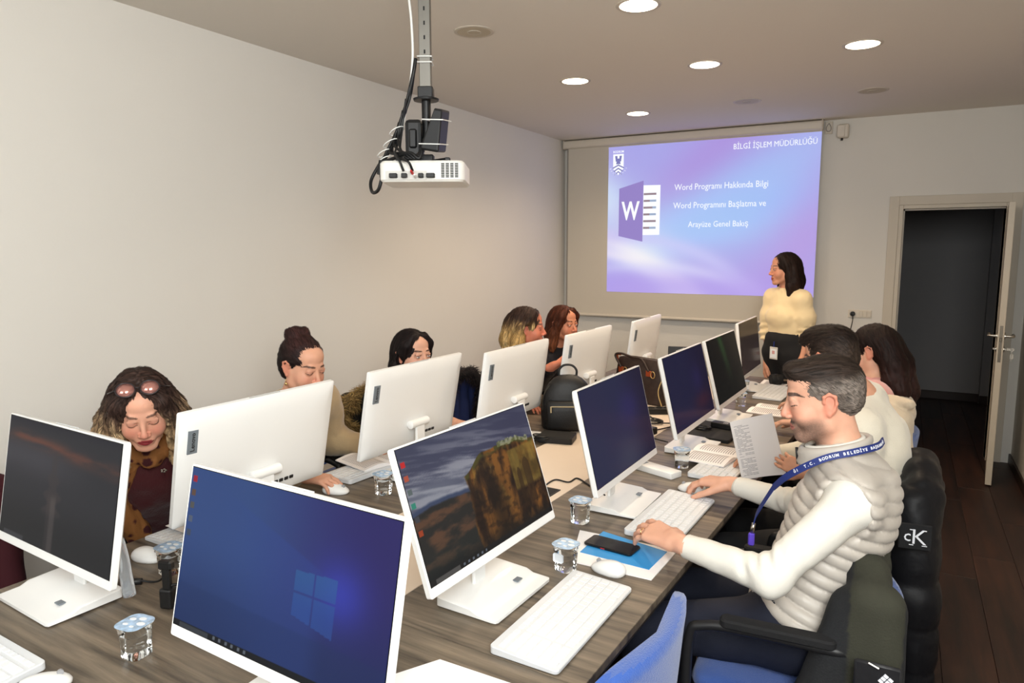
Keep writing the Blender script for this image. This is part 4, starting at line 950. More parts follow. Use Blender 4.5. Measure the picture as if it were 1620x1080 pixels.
def surf(prims, res, fine=()):
    """prims -> (verts, quads). fine = [(lo3, hi3, res)] boxes that get a finer grid"""
    lo = np.min([pbox(p, .01)[0] for p in prims if p[0] != 'cut' and not p[6]], 0); hi = np.max([pbox(p, .01)[1] for p in prims if p[0] != 'cut' and not p[6]], 0)
    ax = [axis(lo[i]-res, hi[i]+res, res, [(f[0][i], f[1][i], f[2]) for f in fine]) for i in range(3)]
    S = tuple(len(a) for a in ax); D_ = np.full(S, .5, F32)
    A = [a.astype(F32) for a in ax]
    for p in prims:
        k = p[5]; m = k+.012+res; a, b = pbox(p, m)
        i0 = [max(int(np.searchsorted(ax[i], a[i]))-1, 0) for i in range(3)]; i1 = [min(int(np.searchsorted(ax[i], b[i]))+1, S[i]) for i in range(3)]
        if any(i1[i] <= i0[i] for i in range(3)): continue
        sl = tuple(slice(i0[i], i1[i]) for i in range(3))
        X, Y, Z = A[0][sl[0]][:, None, None], A[1][sl[1]][None, :, None], A[2][sl[2]][None, None, :]
        d = prim_d(p, X, Y, Z); o = D_[sl]; kk = F32(max(k, 1e-5))
        if p[6]:
            if p[0] != 'cut': d = d
            h = np.clip(.5+.5*(o+d)/kk*F32(-1)*F32(-1), 0, 1)   # smooth max(o, -d)
            nd = -d; h = np.clip(.5+.5*(nd-o)/kk, 0, 1); D_[sl] = o*(1-h)+nd*h+kk*h*(1-h)
        else:
            h = np.clip(.5+.5*(o-d)/kk, 0, 1); D_[sl] = o*(1-h)+d*h-kk*h*(1-h)
    ins = D_ < 0
    cnt = np.zeros(tuple(s-1 for s in S), np.int8)
    for i in (0, 1):
        for j in (0, 1):
            for k in (0, 1): cnt += ins[i:S[0]-1+i, j:S[1]-1+j, k:S[2]-1+k]
    act = np.argwhere((cnt > 0) & (cnt < 8)); N = len(act)
    idx = np.full(cnt.shape, -1, np.int32); idx[act[:, 0], act[:, 1], act[:, 2]] = np.arange(N)
    I, J, K = act.T; acc = np.zeros((N, 3)); w = np.zeros(N)
    cor = {(i, j, k): D_[I+i, J+j, K+k] for i in (0, 1) for j in (0, 1) for k in (0, 1)}
    for (c0, c1) in [((i, j, k), tuple(v+(1 if q == a else 0) for q, v in enumerate((i, j, k)))) for a in range(3) for i in (0, 1) for j in (0, 1) for k in (0, 1) if (i, j, k)[a] == 0]:
        d0, d1 = cor[c0], cor[c1]; m = (d0 < 0) != (d1 < 0)
        t = np.where(m, d0/np.where(m, d0-d1, 1), 0)
        P0 = np.stack([ax[0][I+c0[0]], ax[1][J+c0[1]], ax[2][K+c0[2]]], 1); P1 = np.stack([ax[0][I+c1[0]], ax[1][J+c1[1]], ax[2][K+c1[2]]], 1)
        acc += np.where(m[:, None], P0+(P1-P0)*t[:, None], 0); w += m
    Vt = acc/w[:, None]; quads = []
    for a in range(3):
        b, c = (a+1) % 3, (a+2) % 3
        s0 = [slice(1, S[q]-1) for q in range(3)]; s1 = list(s0); s0[a] = slice(0, S[a]-1); s1[a] = slice(1, S[a])
        x = ins[tuple(s0)]; y = ins[tuple(s1)]; e = np.argwhere(x != y)
        if not len(e): continue
        fl = x[e[:, 0], e[:, 1], e[:, 2]]
        e = e.copy(); e[:, b] += 1; e[:, c] += 1
        def cell(db, dc): q = e.copy(); q[:, b] += db; q[:, c] += dc; return idx[q[:, 0], q[:, 1], q[:, 2]]
        q = np.stack([cell(-1, -1), cell(0, -1), cell(0, 0), cell(-1, 0)], 1)
        q[~fl] = q[~fl][:, ::-1]; quads.append(q)
    return Vt, np.concatenate(quads)
def vnormals(v, q):
    n = np.cross(v[q[:, 2]]-v[q[:, 0]], v[q[:, 3]]-v[q[:, 1]]); o = np.zeros_like(v)
    for k in range(4): np.add.at(o, q[:, k], n)
    return o/(np.linalg.norm(o, axis=1, keepdims=True)+1e-12)
def npmesh(name, v, q, m, parent, org, col=None, label=None):
    me = bpy.data.meshes.new(name); me.vertices.add(len(v)); me.vertices.foreach_set('co', (v-org).astype(F32).ravel())
    me.loops.add(q.size); me.loops.foreach_set('vertex_index', q.astype(np.int32).ravel())
    me.polygons.add(len(q)); me.polygons.foreach_set('loop_start', np.arange(0, q.size, 4, dtype=np.int32)); me.polygons.foreach_set('loop_total', np.full(len(q), 4, np.int32))
    me.update(calc_edges=True); me.polygons.foreach_set('use_smooth', [True]*len(q)); me.materials.append(m)
    if col is not None:
        c = np.clip(col, 0, 255)/255; c = np.where(c <= .04045, c/12.92, ((c+.055)/1.055)**2.4)
        a = me.color_attributes.new('Col', 'FLOAT_COLOR', 'POINT'); a.data.foreach_set('color', np.concatenate([c, np.ones((len(c), 1))], 1).astype(F32).ravel())
    o = bpy.data.objects.new(name, me); COL.objects.link(o); o.parent = parent
    if label: o['label'] = label
    return o
def n3(p, s, seed=0):
    x, y, z = p[:, 0]*s[0], p[:, 1]*s[1], p[:, 2]*s[2]
    def h(i, j, k): q = np.sin(i*127.1+j*311.7+k*74.7+seed*13.1)*43758.5453; return q-np.floor(q)
    i, j, k = np.floor(x), np.floor(y), np.floor(z); f, g, e = x-i, y-j, z-k; f, g, e = [t*t*(3-2*t) for t in (f, g, e)]
    def L(a, b, t): return a*(1-t)+b*t
    return L(L(L(h(i,j,k), h(i+1,j,k), f), L(h(i,j+1,k), h(i+1,j+1,k), f), g), L(L(h(i,j,k+1), h(i+1,j,k+1), f), L(h(i,j+1,k+1), h(i+1,j+1,k+1), f), g), e)
m_skin = mat('skin', (200, 150, 120), .5, attr=True, bump=(260, .12), sss=.12, spec=.4)
m_hairm = mat('hair', (30, 20, 15), .6, attr=True, spec=.22)
m_eyew = mat('eye_white', (196, 186, 180), .25); m_iris = mat('iris_brown', (48, 28, 18), .1); 
class Head:
    """local axes: x to the subject's left, y forward (face), z up; origin mid-head at eye height; metres for a 0.235 m head"""
    def __init__(s, pos, fwd, roll=0, sc=1.0):
        f = nrm(fwd); up = V3(0, 0, 1); x = nrm(np.cross(up, f)); x = -x   # subject's left... fixed below
        x = nrm(np.cross(f, up)); x = -x                                  # left = up x f
        u = np.cross(f, x); u = nrm(u)
        if u[2] < 0: u = -u
        c, q = math.cos(roll), math.sin(roll); x2 = c*x+q*u; u2 = c*u-q*x
        s.R = np.stack([x2, f, u2], 1); s.o = np.asarray(pos, float); s.s = sc
    def w(s, *p): return s.o+s.R @ (s.s*np.asarray(p, float))
    def loc(s, P): return (P-s.o) @ s.R/s.s
    def E(s, c, r, k=.012, sub=False): return ell(s.w(*c), np.asarray(r)*s.s, s.R, k*s.s, sub)
    def S(s, a, b, ra, rb=None, k=.01, sub=False): return seg(s.w(*a), s.w(*b), ra*s.s, (ra if rb is None else rb)*s.s, k*s.s, sub)
    def cut(s, c, n, k=.004): return cut(s.w(*c), s.R @ nrm(n), k)
def head_prims(h, male=False, lids=.5, neck=None, smile=0):
    P = [h.E((0, -.022, .032), (.073, .092, .084)), h.E((0, .022, -.018), (.063, .066, .082), .02), h.E((0, .02, .055), (.060, .062, .05), .02)]
    jw = .052 if male else .047
    for a in (-1, 1):
        P += [h.S((a*jw, .005, -.062), (a*.018, .062, -.098), .019, .016, .02), h.S((a*.056, -.002, -.02), (a*jw, .004, -.064), .018, .018, .02),
              h.E((a*.036, .055, -.036), (.026, .024, .030), .02)]
    P += [h.E((0, .069, -.098), (.021, .018, .017), .016), h.S((-.03, .076, .026), (.03, .076, .026), .0095, .0095, .014)]
    for a in (-1, 1): P.append(h.E((a*.0315, .096, .004), (.016, .016, .0115), .012, True))
    # nose
    P += [h.S((0, .083, .014), (0, .103, -.024), .0065, .0085, .012), h.E((0, .103, -.031), (.0105, .0115, .009), .008)]
    for a in (-1, 1): P += [h.E((a*.0125, .0945, -.0355), (.0068, .0095, .0068), .006)]
    for a in (-1, 1): P.append(h.E((a*.0065, .100, -.0425), (.0035, .005, .0035), .002, True))
    # mouth
    P += [h.E((0, .077, -.066), (.027, .0165, .02), .014)]
    for a in (-1, 1): P += [h.S((a*.004, .0885, -.0605), (a*.023, .0785, -.0640+smile), .0042, .0022, .005), h.S((0, .0872, -.0712), (a*.019, .0790, -.0675+smile*.6), .0050, .003, .006)]
    P += [h.S((-.021, .0925, -.0661), (.021, .0925, -.0661), .0013, .0013, .0015, True)]
    # eyes: closed part of the lids
    for a in (-1, 1):
        P.append(h.E((a*.0315, .0745, .0035), (.0145, .0135, .0125), .004))
        P.append(h.S((a*.019, .0850, .0150), (a*.044, .0790, .0135), .0025, .002, .010))
    # ears
    for a in (-1, 1):
        ex = a*.071
        P.append(h.E((ex+a*.002, -.014, -.004), (.0065, .0165, .029), .006))
        arc = [(ex+a*.004, .004, .004), (ex+a*.0085, .002, .020), (ex+a*.012, -.012, .027), (ex+a*.0135, -.026, .018), (ex+a*.011, -.027, -.002), (ex+a*.006, -.018, -.020), (ex+a*.003, -.006, -.031)]
        P += [h.S(arc[i], arc[i+1], .0042, .0042, .004) for i in range(len(arc)-1)]
        P.append(h.E((ex+a*.004, -.005, -.030), (.0045, .007, .0085), .004))
        P.append(h.E((ex+a*.0125, -.010, .001), (.006, .0085, .014), .004, True))
    nb = neck if neck is not None else h.w(0, -.05, -.19)
    P.append(seg(h.w(0, -.022, -.062), nb, (.054 if male else .046)*h.s, (.060 if male else .052)*h.s, .03*h.s))
    return P
def face_colour(h, v, base, lip=(178, 88, 80), brow=(46, 32, 26), beard=0, blush=.25, lash=.8, dark=None):
    L = h.loc(v); x, y, z = L.T; c = np.tile(np.asarray(base, float), (len(v), 1)); ax_ = np.abs(x)
    inh = (y > .02) & (np.abs(z) < .13) & (ax_ < .09)
    def mix(col, k): nonlocal c; k = np.clip(k, 0, 1)[:, None]; c = c*(1-k)+np.asarray(col, float)*k
    c = c*(1+.05*(n3(v, (60, 60, 60), 3)-.5)[:, None])
    mix((214, 120, 100), blush*np.exp(-((ax_-.038)**2+(z+.03)**2)/.0005)*inh)
    mix((206, 110, 92), .35*np.exp(-(ax_**2+(z+.03)**2)/.00022)*(y > .085))
    ear = sst(.069, .074, ax_)*sst(.016, .004, y)*sst(-.052, -.035, y)*sst(-.048, -.035, z)*sst(.038, .028, z); mix((205, 112, 90), .45*ear)
    if beard:
        k = beard*sst(-.030+.0*y, -.062, z)*sst(-.012, .04, y)*(np.abs(z) < .14); k = np.maximum(k, beard*1.25*np.exp(-((z+.0525)**2)/.00004)*sst(.034, .024, ax_)*(y > .06)*1.35)
        k = k*(.75+.5*n3(v, (500, 500, 500), 5)); mix((72, 60, 54), k)
    zc = -.0655
    lipm = ((z > zc-.0125*(1-(ax_/.026)**2)) & (z < zc+.0095*(1-(ax_/.026)**2)) & (ax_ < .0255) & (y > .075)).astype(float); mix(lip, lipm*.9)
    mix((90, 40, 36), ((np.abs(z-zc-.0002) < .0013) & (ax_ < .023) & (y > .075)).astype(float)*.8)
    bz = .0285+.003*np.sin(np.clip((ax_-.014)/.036, 0, 1)*PI*.8)-.0075*sst(.038, .058, ax_); bw = (.0044 if beard else .0030)*sst(.010, .018, ax_)*sst(.060, .040, ax_)+.0004
    if brow is not None: mix(brow, sst(bw+.0012, bw-.0008, np.abs(z-bz))*(ax_ > .0115)*(ax_ < .056)*(y > .035)*(.62+.25*n3(v, (300, 300, 120), 8)))
    ez = .0090-.0112*lash+.0022*((ax_-.0315)/.014)**2
    mix((34, 22, 20), (np.abs(z-ez) < .0014)*(np.abs(ax_-.0315) < .0155)*(y > .07)*1.)
    mix((150, 92, 78), .35*np.exp(-((ax_-.0315)**2/.0003+(z-.008)**2/.00006))*(y > .06))
    return c
def open_eyes(h, root, org, look=(0, 1, 0), op=1.0):
    """visible eyeball sliver between the lids: white, iris and upper lid line"""
    for a in (-1, 1):
        c = h.w(a*.0315, .0762, .0018)
        bm = BM(); bmesh.ops.create_uvsphere(bm, u_segments=18, v_segments=12, radius=1)
        M = Matrix([[*(h.R[i]), 0] for i in range(3)]+[[0, 0, 0, 1]]); M.translation = Vector(c-org)
        bmesh.ops.transform(bm, matrix=M @ Matrix.Diagonal((.0122*h.s, .0146*h.s, .0064*h.s*op, 1)), verts=bm.verts)
        e = obj('eye', bm, m_eyew, root, smooth='all')
        lx = look[0]*.006
        bm = BM(); bmesh.ops.create_uvsphere(bm, u_segments=14, v_segments=10, radius=1)
        M.translation = Vector(h.w(a*.0315+lx, .0775, .0018)-org)
        bmesh.ops.transform(bm, matrix=M @ Matrix.Diagonal((.0056*h.s, .0142*h.s, .0062*h.s*op, 1)), verts=bm.verts)
        obj('iris', bm, m_iris, e, smooth='all')
def hand_prims(wrist, X, N, side, curls, thumb=(.5, .3), sc=1.0, spread=.06):
    """X: finger direction, N: back-of-hand normal, side=+1: thumb on +cross(N,X) side. curls: four (a,b,c) bend angles"""
    X = nrm(X); N = nrm(np.asarray(N)-X*(np.asarray(N) @ X)); S = nrm(np.cross(N, X))*side; w = np.asarray(wrist, float); s = sc
    def q(a, b, c): return w+(X*a+S*b+N*c)*s
    P = [seg(q(-.03, 0, 0), q(.015, .004, 0), .024*s, .022*s, .012)]
    offs = [(.029, .088, .072), (.0095, .094, .08), (-.010, .090, .074), (-.028, .082, .058)]
    for (b, l, fl) in offs: P.append(seg(q(.01, b*.55, 0), q(l, b, .002), .0150*s, .0112*s, .014))
    P.append(seg(q(.02, .0, -.004), q(.07, .0, -.005), .017*s, .012*s, .014))
    tips = []
    for i, ((b, l, fl), cu) in enumerate(zip(offs, curls)):
        p = q(l, b, .001); r0 = (.0090, .0093, .0088, .0078)[i]*s; sp = spread*(1.3-i)
        d = nrm(X+S*sp); ang = 0; pts = [p]
        for L_, c in zip((.46, .30, .24), cu):
            ang += c; dd = nrm(d*math.cos(ang)-N*math.sin(ang)); p = p+dd*fl*L_*s; pts.append(p)
        P += [seg(pts[0], pts[1], r0, r0*.93, .004), seg(pts[1], pts[2], r0*.93, r0*.86, .003), seg(pts[2], pts[3], r0*.86, r0*.72, .003)]
        tips.append((pts, r0*.72, N*math.cos(ang)+d*math.sin(ang), dd))
    t0 = q(.018, .026, -.006); ta, tb = thumb
    d1 = nrm(X*math.cos(ta)+S*math.sin(ta)-N*.35); t1 = t0+d1*.044*s; d2 = nrm(X*math.cos(ta-tb)+S*math.sin(ta-tb)-N*.35); t2 = t1+d2*.034*s; t3 = t2+nrm(d2-N*.1)*.025*s
    P += [seg(t0, t1, .0165*s, .0115*s, .012), seg(t1, t2, .0112*s, .0100*s, .004), seg(t2, t3, .0100*s, .0080*s, .003)]
    tips.append(([t0, t1, t2, t3], .008*s, nrm(N*.6+S*.3), d2))
    return P, tips
def add_nails(tips, root, org):
    m = mat('fingernail', (214, 160, 142), .3)
    for pts, r, n, d in tips:
        n = nrm(n); d = nrm(d); c = pts[-1]+n*r*.72-d*.001
        bm = BM(); bmesh.ops.create_uvsphere(bm, u_segments=10, v_segments=6, radius=1)
        M = Matrix([[*np.stack([np.cross(d, n), d, n], 1)[i], 0] for i in range(3)]+[[0, 0, 0, 1]]); M.translation = Vector(c-org)
        bmesh.ops.transform(bm, matrix=M @ Matrix.Diagonal((r*.68, r*.85, r*.34, 1)), verts=bm.verts); obj('fingernail', bm, m, root, smooth='all')
def torso_prims(pel, che, neck, shL, shR, w=1.0, g=0.0, k=.05, hips=True):
    """torso between pelvis and neck; g = clothing thickness"""
    up = nrm(che-pel); side = nrm(shL-shR); side = nrm(side-up*(side @ up)); fw = np.cross(up, side); fw = nrm(fw)
    R = np.stack([side, fw, up], 1)
    P = [ell(pel, (.165*w+g, .12*w+g, .12+g), R, k), ell((pel+che)/2, (.145*w+g, .11*w+g, .17), R, k), ell(che, (.165*w+g, .115*w+g, .16+g), R, k),
         seg(shL*.9+che*.1, shR*.9+che*.1, .05+g, .05+g, k), seg(che+up*.1, neck, .085*w+g, .055+g, k)]
    for sh in (shL, shR): P.append(seg(sh, neck*.75+sh*.25, .048+g, .052+g, k))
    return P, R
def arm_prims(sh, el, wr, g=0.0, k=.03, w=1.0):
    return [seg(sh, el, (.050*w+g), (.041*w+g), k), seg(el, wr, (.041*w+g), (.026*w+g), k)]
def leg_prims(hip, kn, an, g=0.0, w=1.0): return [seg(hip, kn, .085*w+g, .058*w+g, .05), seg(kn, an, .056*w+g, .036*w+g, .03)]
def folds(v, n, amp, s=(14, 14, 14), seed=1, amp2=.35):
    d = (n3(v, s, seed)-.5)*2; d = np.sign(d)*np.abs(d)**.8; d2 = (n3(v, tuple(3*q for q in s), seed+3)-.5)*2
    return v+n*(amp*d+amp*amp2*d2)[:, None]
def garment(name, prims, res, m, root, org, amp=.003, s=(14, 14, 14), seed=1, col=None, label=None, extra=None, fine=()):
    v, q = surf(prims, res, fine); n = vnormals(v, q); v = folds(v, n, amp, s, seed)
    if extra: v = extra(v, n)
    return npmesh(name, v, q, m, root, org, col(v) if col else None, label)
def hair_mesh(name, h, prims, res, root, org, colf, amp=.0035, fs=(150, 150, 10), seed=2, label=None, flow=None):
    v, q = surf(prims, res); n = vnormals(v, q); L = h.loc(v)
    warp = np.stack([L[:, 0]+.012*np.sin(L[:, 2]*38+3*L[:, 1]), L[:, 1]+.012*np.cos(L[:, 2]*33), L[:, 2]], 1)
    st = n3(warp, fs, seed); st2 = n3(warp, tuple(2.3*f for f in fs), seed+5)
    v = v+n*(amp*(st-.5)*2+amp*.5*(st2-.5)*2)[:, None]*h.s
    c = colf(L)*(.62+.5*st+.26*st2)[:, None]
    o = npmesh(name, v, q, m_hairm, root, org, c, label)
    strands(o, h, v, vnormals(v, q), org, colf, **(flow or {})); return o
def strands(parent, h, v, n, org, colf, N=2200, steps=9, step=.013, mode='long', lift=.0022, w=.0011, seed=5):
    # thin hair ribbons that follow the surface of the hair
    kd = mathutils.kdtree.KDTree(len(v))
    for i, p in enumerate(v): kd.insert(p, i)
    kd.balance(); rnd = np.random.RandomState(seed); L = h.loc(v); NL = n @ h.R
    cand = np.where(L[:, 2] > (-.02 if mode == 'long' else -.2))[0]; st = cand[rnd.randint(0, len(cand), N)]; vs, fs, cs = [], [], []
    colA = colf(L)
    for i in st:
        p = v[i]; path = []; lf = lift*rnd.uniform(.4, 1.4); ph = rnd.uniform(0, 6.28); cm = rnd.uniform(.55, 1.35); side = 1 if L[i, 0] > 0 else -1; ci = []
        lo_ = mode == 'short' and L[i, 2] < .062; lf *= .4 if lo_ else 1
        for k in range(steps if mode == 'long' else 4):
            _, j, dist = kd.find(p)
            if dist > .02: break
            l = L[j]; nn = n[j]
            if l[2] > -.03 and l[1] > -.01 and abs(l[0]) < .085:
                ou = l-np.array([0, -.02, .02]); ou /= np.linalg.norm(ou)
                if NL[j] @ ou < .45 or (l[1] > .045 and abs(l[0]) < .050 and l[2] < .060): break
            if mode == 'long': d = np.array([side*max(0, (l[2]-.055)*18), -.25 if l[1] < .02 else -.1, -1+max(0, (l[2]-.08))*16])
            elif mode == 'bun': d = np.array([0, -1, .75])
            else: d = np.array([0, -1, -.05]) if l[2] > .07 else np.array([0, -.75, -.6])
            d = d+np.array([.12*math.sin(ph+k), .1*math.cos(ph+k*.8), 0]); d = h.R @ d; d = d-nn*(d @ nn); ln = np.linalg.norm(d)
            if ln < 1e-4: break
            d /= ln; path.append((v[j]+nn*lf*(1+.5*math.sin(ph*3+k)), nn, d)); ci.append(j); p = v[j]+d*step*h.s*(.55 if lo_ else 1)
        if len(path) < 3: continue
        b = len(vs); K = len(path)
        for k, (q_, nn, d) in enumerate(path):
            s = np.cross(nn, d)*w*(1-.7*(k/(K-1))**2); vs += [q_-s-org, q_+s-org]; c = colA[ci[k]]*cm; cs += [c, c]
        fs += [(b+2*k, b+2*k+1, b+2*k+3, b+2*k+2) for k in range(K-1)]
    me = bpy.data.meshes.new('hair_strands'); me.from_pydata([tuple(x) for x in vs], [], fs); me.materials.append(m_hairm); me.polygons.foreach_set('use_smooth', [True]*len(fs))
    c = np.clip(np.array(cs), 0, 255)/255; c = np.where(c <= .04045, c/12.92, ((c+.055)/1.055)**2.4); a = me.color_attributes.new('Col', 'FLOAT_COLOR', 'POINT'); a.data.foreach_set('color', np.concatenate([c, np.ones((len(c), 1))], 1).astype(F32).ravel())
    o = bpy.data.objects.new('hair_strands', me); COL.objects.link(o); o.parent = parent; o['kind'] = 'stuff'
def shoes(root, org, an, toe, m):
    for a in an:
        bm = BM(); lofty2 = [(0, .040, .125), (.012, .046, .135), (.04, .043, .125), (.07, .034, .07), (.095, .03, .045)]
        f = nrm(toe); ang = math.atan2(f[1], f[0]); rings = []
        for z, b, l in lofty2:
            rings.append([Vector(((l if math.cos(t) > 0 else l*.5)*math.cos(t)*math.cos(ang)-b*math.sin(t)*math.sin(ang), (l if math.cos(t) > 0 else l*.5)*math.cos(t)*math.sin(ang)+b*math.sin(t)*math.cos(ang), z)) for t in [2*PI*k/20 for k in range(20)]])
        loft(bm, rings); obj('shoe', bm, m, root, smooth='all', loc=(a[0]-org[0], a[1]-org[1], .002))
m_shoe = mat('shoe_black', (24, 22, 22), .4)
def person(label, org): 
    return thing('person', label, 'person', tuple(org), 0)
def seated(neck, pel, f, sw=.185, k=None):
    """frame of a seated torso: shoulders from the neck base and the facing direction"""
    f = nrm(V3(f[0], f[1], 0)); left = V3(-f[1], f[0], 0); up = nrm(neck-pel)
    left = nrm(left-up*(left @ up)); che = pel+(neck-pel)*.62+np.cross(left, up)*-.0
    sh = neck-up*.055
    return dict(f=f, left=left, up=up, che=che, shL=sh+left*sw, shR=sh-left*sw, pel=pel, neck=neck, hipL=pel+left*.09, hipR=pel-left*.09)
def legs_down(T, knee=.42, spread=.1, an_back=.02):
    o = {}
    for s, n in ((1, 'L'), (-1, 'R')):
        h = T['hip'+n]; kn = V3(*(h+T['f']*knee+T['left']*s*spread*.5)); kn[2] = .50; an = kn-T['f']*an_back; an = V3(an[0], an[1], .10); o['kn'+n] = kn; o['an'+n] = an
    return o
def build_body(name, label, h, T, arms, legs, hands, male=False, base=(214,166,138), face={}, headres=.003, handres=.0035, bodyres=.012, eyes=None, bw=1.0, headk={}):
    """arms: {'L': (elbow, wrist), ...}; hands: {'L': dict(X, N, curls, thumb)}"""
    org = V3(h.o[0], h.o[1], 0) if T is None else V3(T['pel'][0], T['pel'][1], 0)
    root = person(label, org); P, R = torso_prims(T['pel'], T['che'], T['neck'], T['shL'], T['shR'], bw*.93, 0, .04)
    fine = [(h.o-.125*h.s-np.array([0, 0, .01]), h.o+.125*h.s, headres)]
    P += head_prims(h, male, neck=T['neck'], **headk); nails = []
    for s, sd in (('L', 1), ('R', -1)):
        if s in arms:
            el, wr = arms[s]; P += arm_prims(T['sh'+s], el, wr, 0, .025, .95*bw)
            if s in hands:
                hd = dict(hands[s]); hp, tips = hand_prims(wr, hd['X'], hd['N'], hd.get('side', -sd), hd['curls'], hd.get('thumb', (.6, .3)), hd.get('sc', .95), hd.get('spread', .06)); P += hp
                c = wr+nrm(hd['X'])*.09; fine.append((c-.11, c+.11, handres)); nails += tips
        if legs:
            P += leg_prims(T['hip'+s], legs['kn'+s], legs['an'+s], 0, .95); P.append(seg(legs['an'+s]+V3(0,0,-.03), legs['an'+s]+T['f']*.12+V3(0,0,-.06), .035, .025, .02))
    v, q = surf(P, bodyres, fine)
    npmesh('body', v, q, m_skin, root, org, face_colour(h, v, base, **face))
    if nails: add_nails(nails, root, org)
    if eyes: open_eyes(h, root, org, **eyes)
    return root, org, R
m_cream = mat('cream_knit', (228, 220, 202), .85, sheen=.3, bump=(420, .35)); m_whitek = mat('white_fine_knit', (222, 218, 208), .85, bump=(500, .25)); m_vest = mat('vest_stone_nylon', (184, 176, 166), .42, sheen=.1, bump=(110, .10))
m_navy = mat('navy_trousers', (22, 26, 42), .8, bump=(300, .2)); m_blk = mat('black_cloth', (20, 20, 22), .85, bump=(300, .2)); m_maroon = mat('maroon_knit', (70, 14, 20), .85, sheen=.3, bump=(220, .5, 3, (1, 1, .2))); m_tan = mat('tan_wool', (172, 148, 112), .9, sheen=.3, bump=(300, .3))
m_pink = mat('pink_wool', (216, 144, 136), .95, sheen=.5, bump=(260, .6)); m_beige = mat('beige_coat', (206, 190, 166), .9, sheen=.3, bump=(160, .4))
def trousers(root, org, T, L, m, g=.012, seed=3, res=.012):
    P, R = torso_prims(T['pel'], T['pel']+T['up']*.18, T['pel']+T['up']*.2, T['pel']+T['up']*.16+T['left']*.08, T['pel']+T['up']*.16-T['left']*.08, .95, g, .04)
    P = [ell(T['pel'], (.168+g, .125+g, .12+g), R, .05), ell(T['pel']+T['up']*.1, (.15+g, .115+g, .1), R, .05)]
    for s in 'LR': P += leg_prims(T['hip'+s], L['kn'+s], L['an'+s], g)
    return garment('trousers', P, res, m, root, org, .004, (10, 10, 10), seed)
def sweater(root, org, T, arms, m, name='sweater', g=.014, res=.009, cuff=.05, seed=5, amp=.004, w=1.0, hem=.0, collar=True, sleeves='LR', aw=1.0, fine=(), label=None, col=None, extra=None, puff=0):
    P, R = torso_prims(T['pel']+T['up']*hem, T['che'], T['neck']-T['up']*.02, T['shL'], T['shR'], w, g, .04)
    for s in sleeves:
        el, wr = arms[s]; w2 = wr+nrm(el-wr)*cuff; P += [seg(T['sh'+s], el, .052*aw+g+puff, .044*aw+g+puff*.5, .03), seg(el, w2, .044*aw+g, .031*aw+g*.6, .025)]
    if collar: P.append(seg(T['neck']-T['up']*.02, T['neck']+T['up']*.015, .062, .056, .015))
    return garment(name, P, res, m, root, org, amp, (16, 16, 16), seed, fine=fine, label=label, col=col, extra=extra)
# ---------------------------------------------------------------- hair builders
def hair_short(h, top=.0, front=.0):
    return [h.E((0, -.022, .036), (.0775, .0975, .0875)), h.E((0, .02, .075+top), (.056, .062, .036), .02), h.E((0, .055+front, .092+top), (.042, .03, .022), .015), h.E((0, -.060, -.010), (.060, .046, .048), .02),
        h.E((0, .094, -.006), (.100, .072, .078), .006, True)]+[h.E((a*.088, -.008, -.006), (.03, .022, .036), .004, True) for a in (-1, 1)]+[h.E((a*.075, .035, -.03), (.03, .035, .055), .006, True) for a in (-1, 1)]+[h.cut((0, -.02, -.042), (0, .38, -.92), .006)]
def face_open(h, w=.056, z0=-.02, zr=.084, y0=.1, yr=.085): return [h.E((0, .125, z0), (w*1.04, .135, zr), .006, True)]
def hair_cap(h, g=.010): return [h.E((0, -.024, .036), (.0745+g, .094+g, .086+g*.8)), h.E((0, -.05, -.01), (.066+g, .062+g, .075), .02)]
def grad_hair(root_c, tip_c, z0=.06, z1=-.16, nz=.25):
    def f(L):
        k = sst(z0, z1, L[:, 2]+.06*(n3(L, (30, 30, 9), 7)-.5))[:, None]; return np.asarray(root_c, float)*(1-k)+np.asarray(tip_c, float)*k
    return f
D_ = None
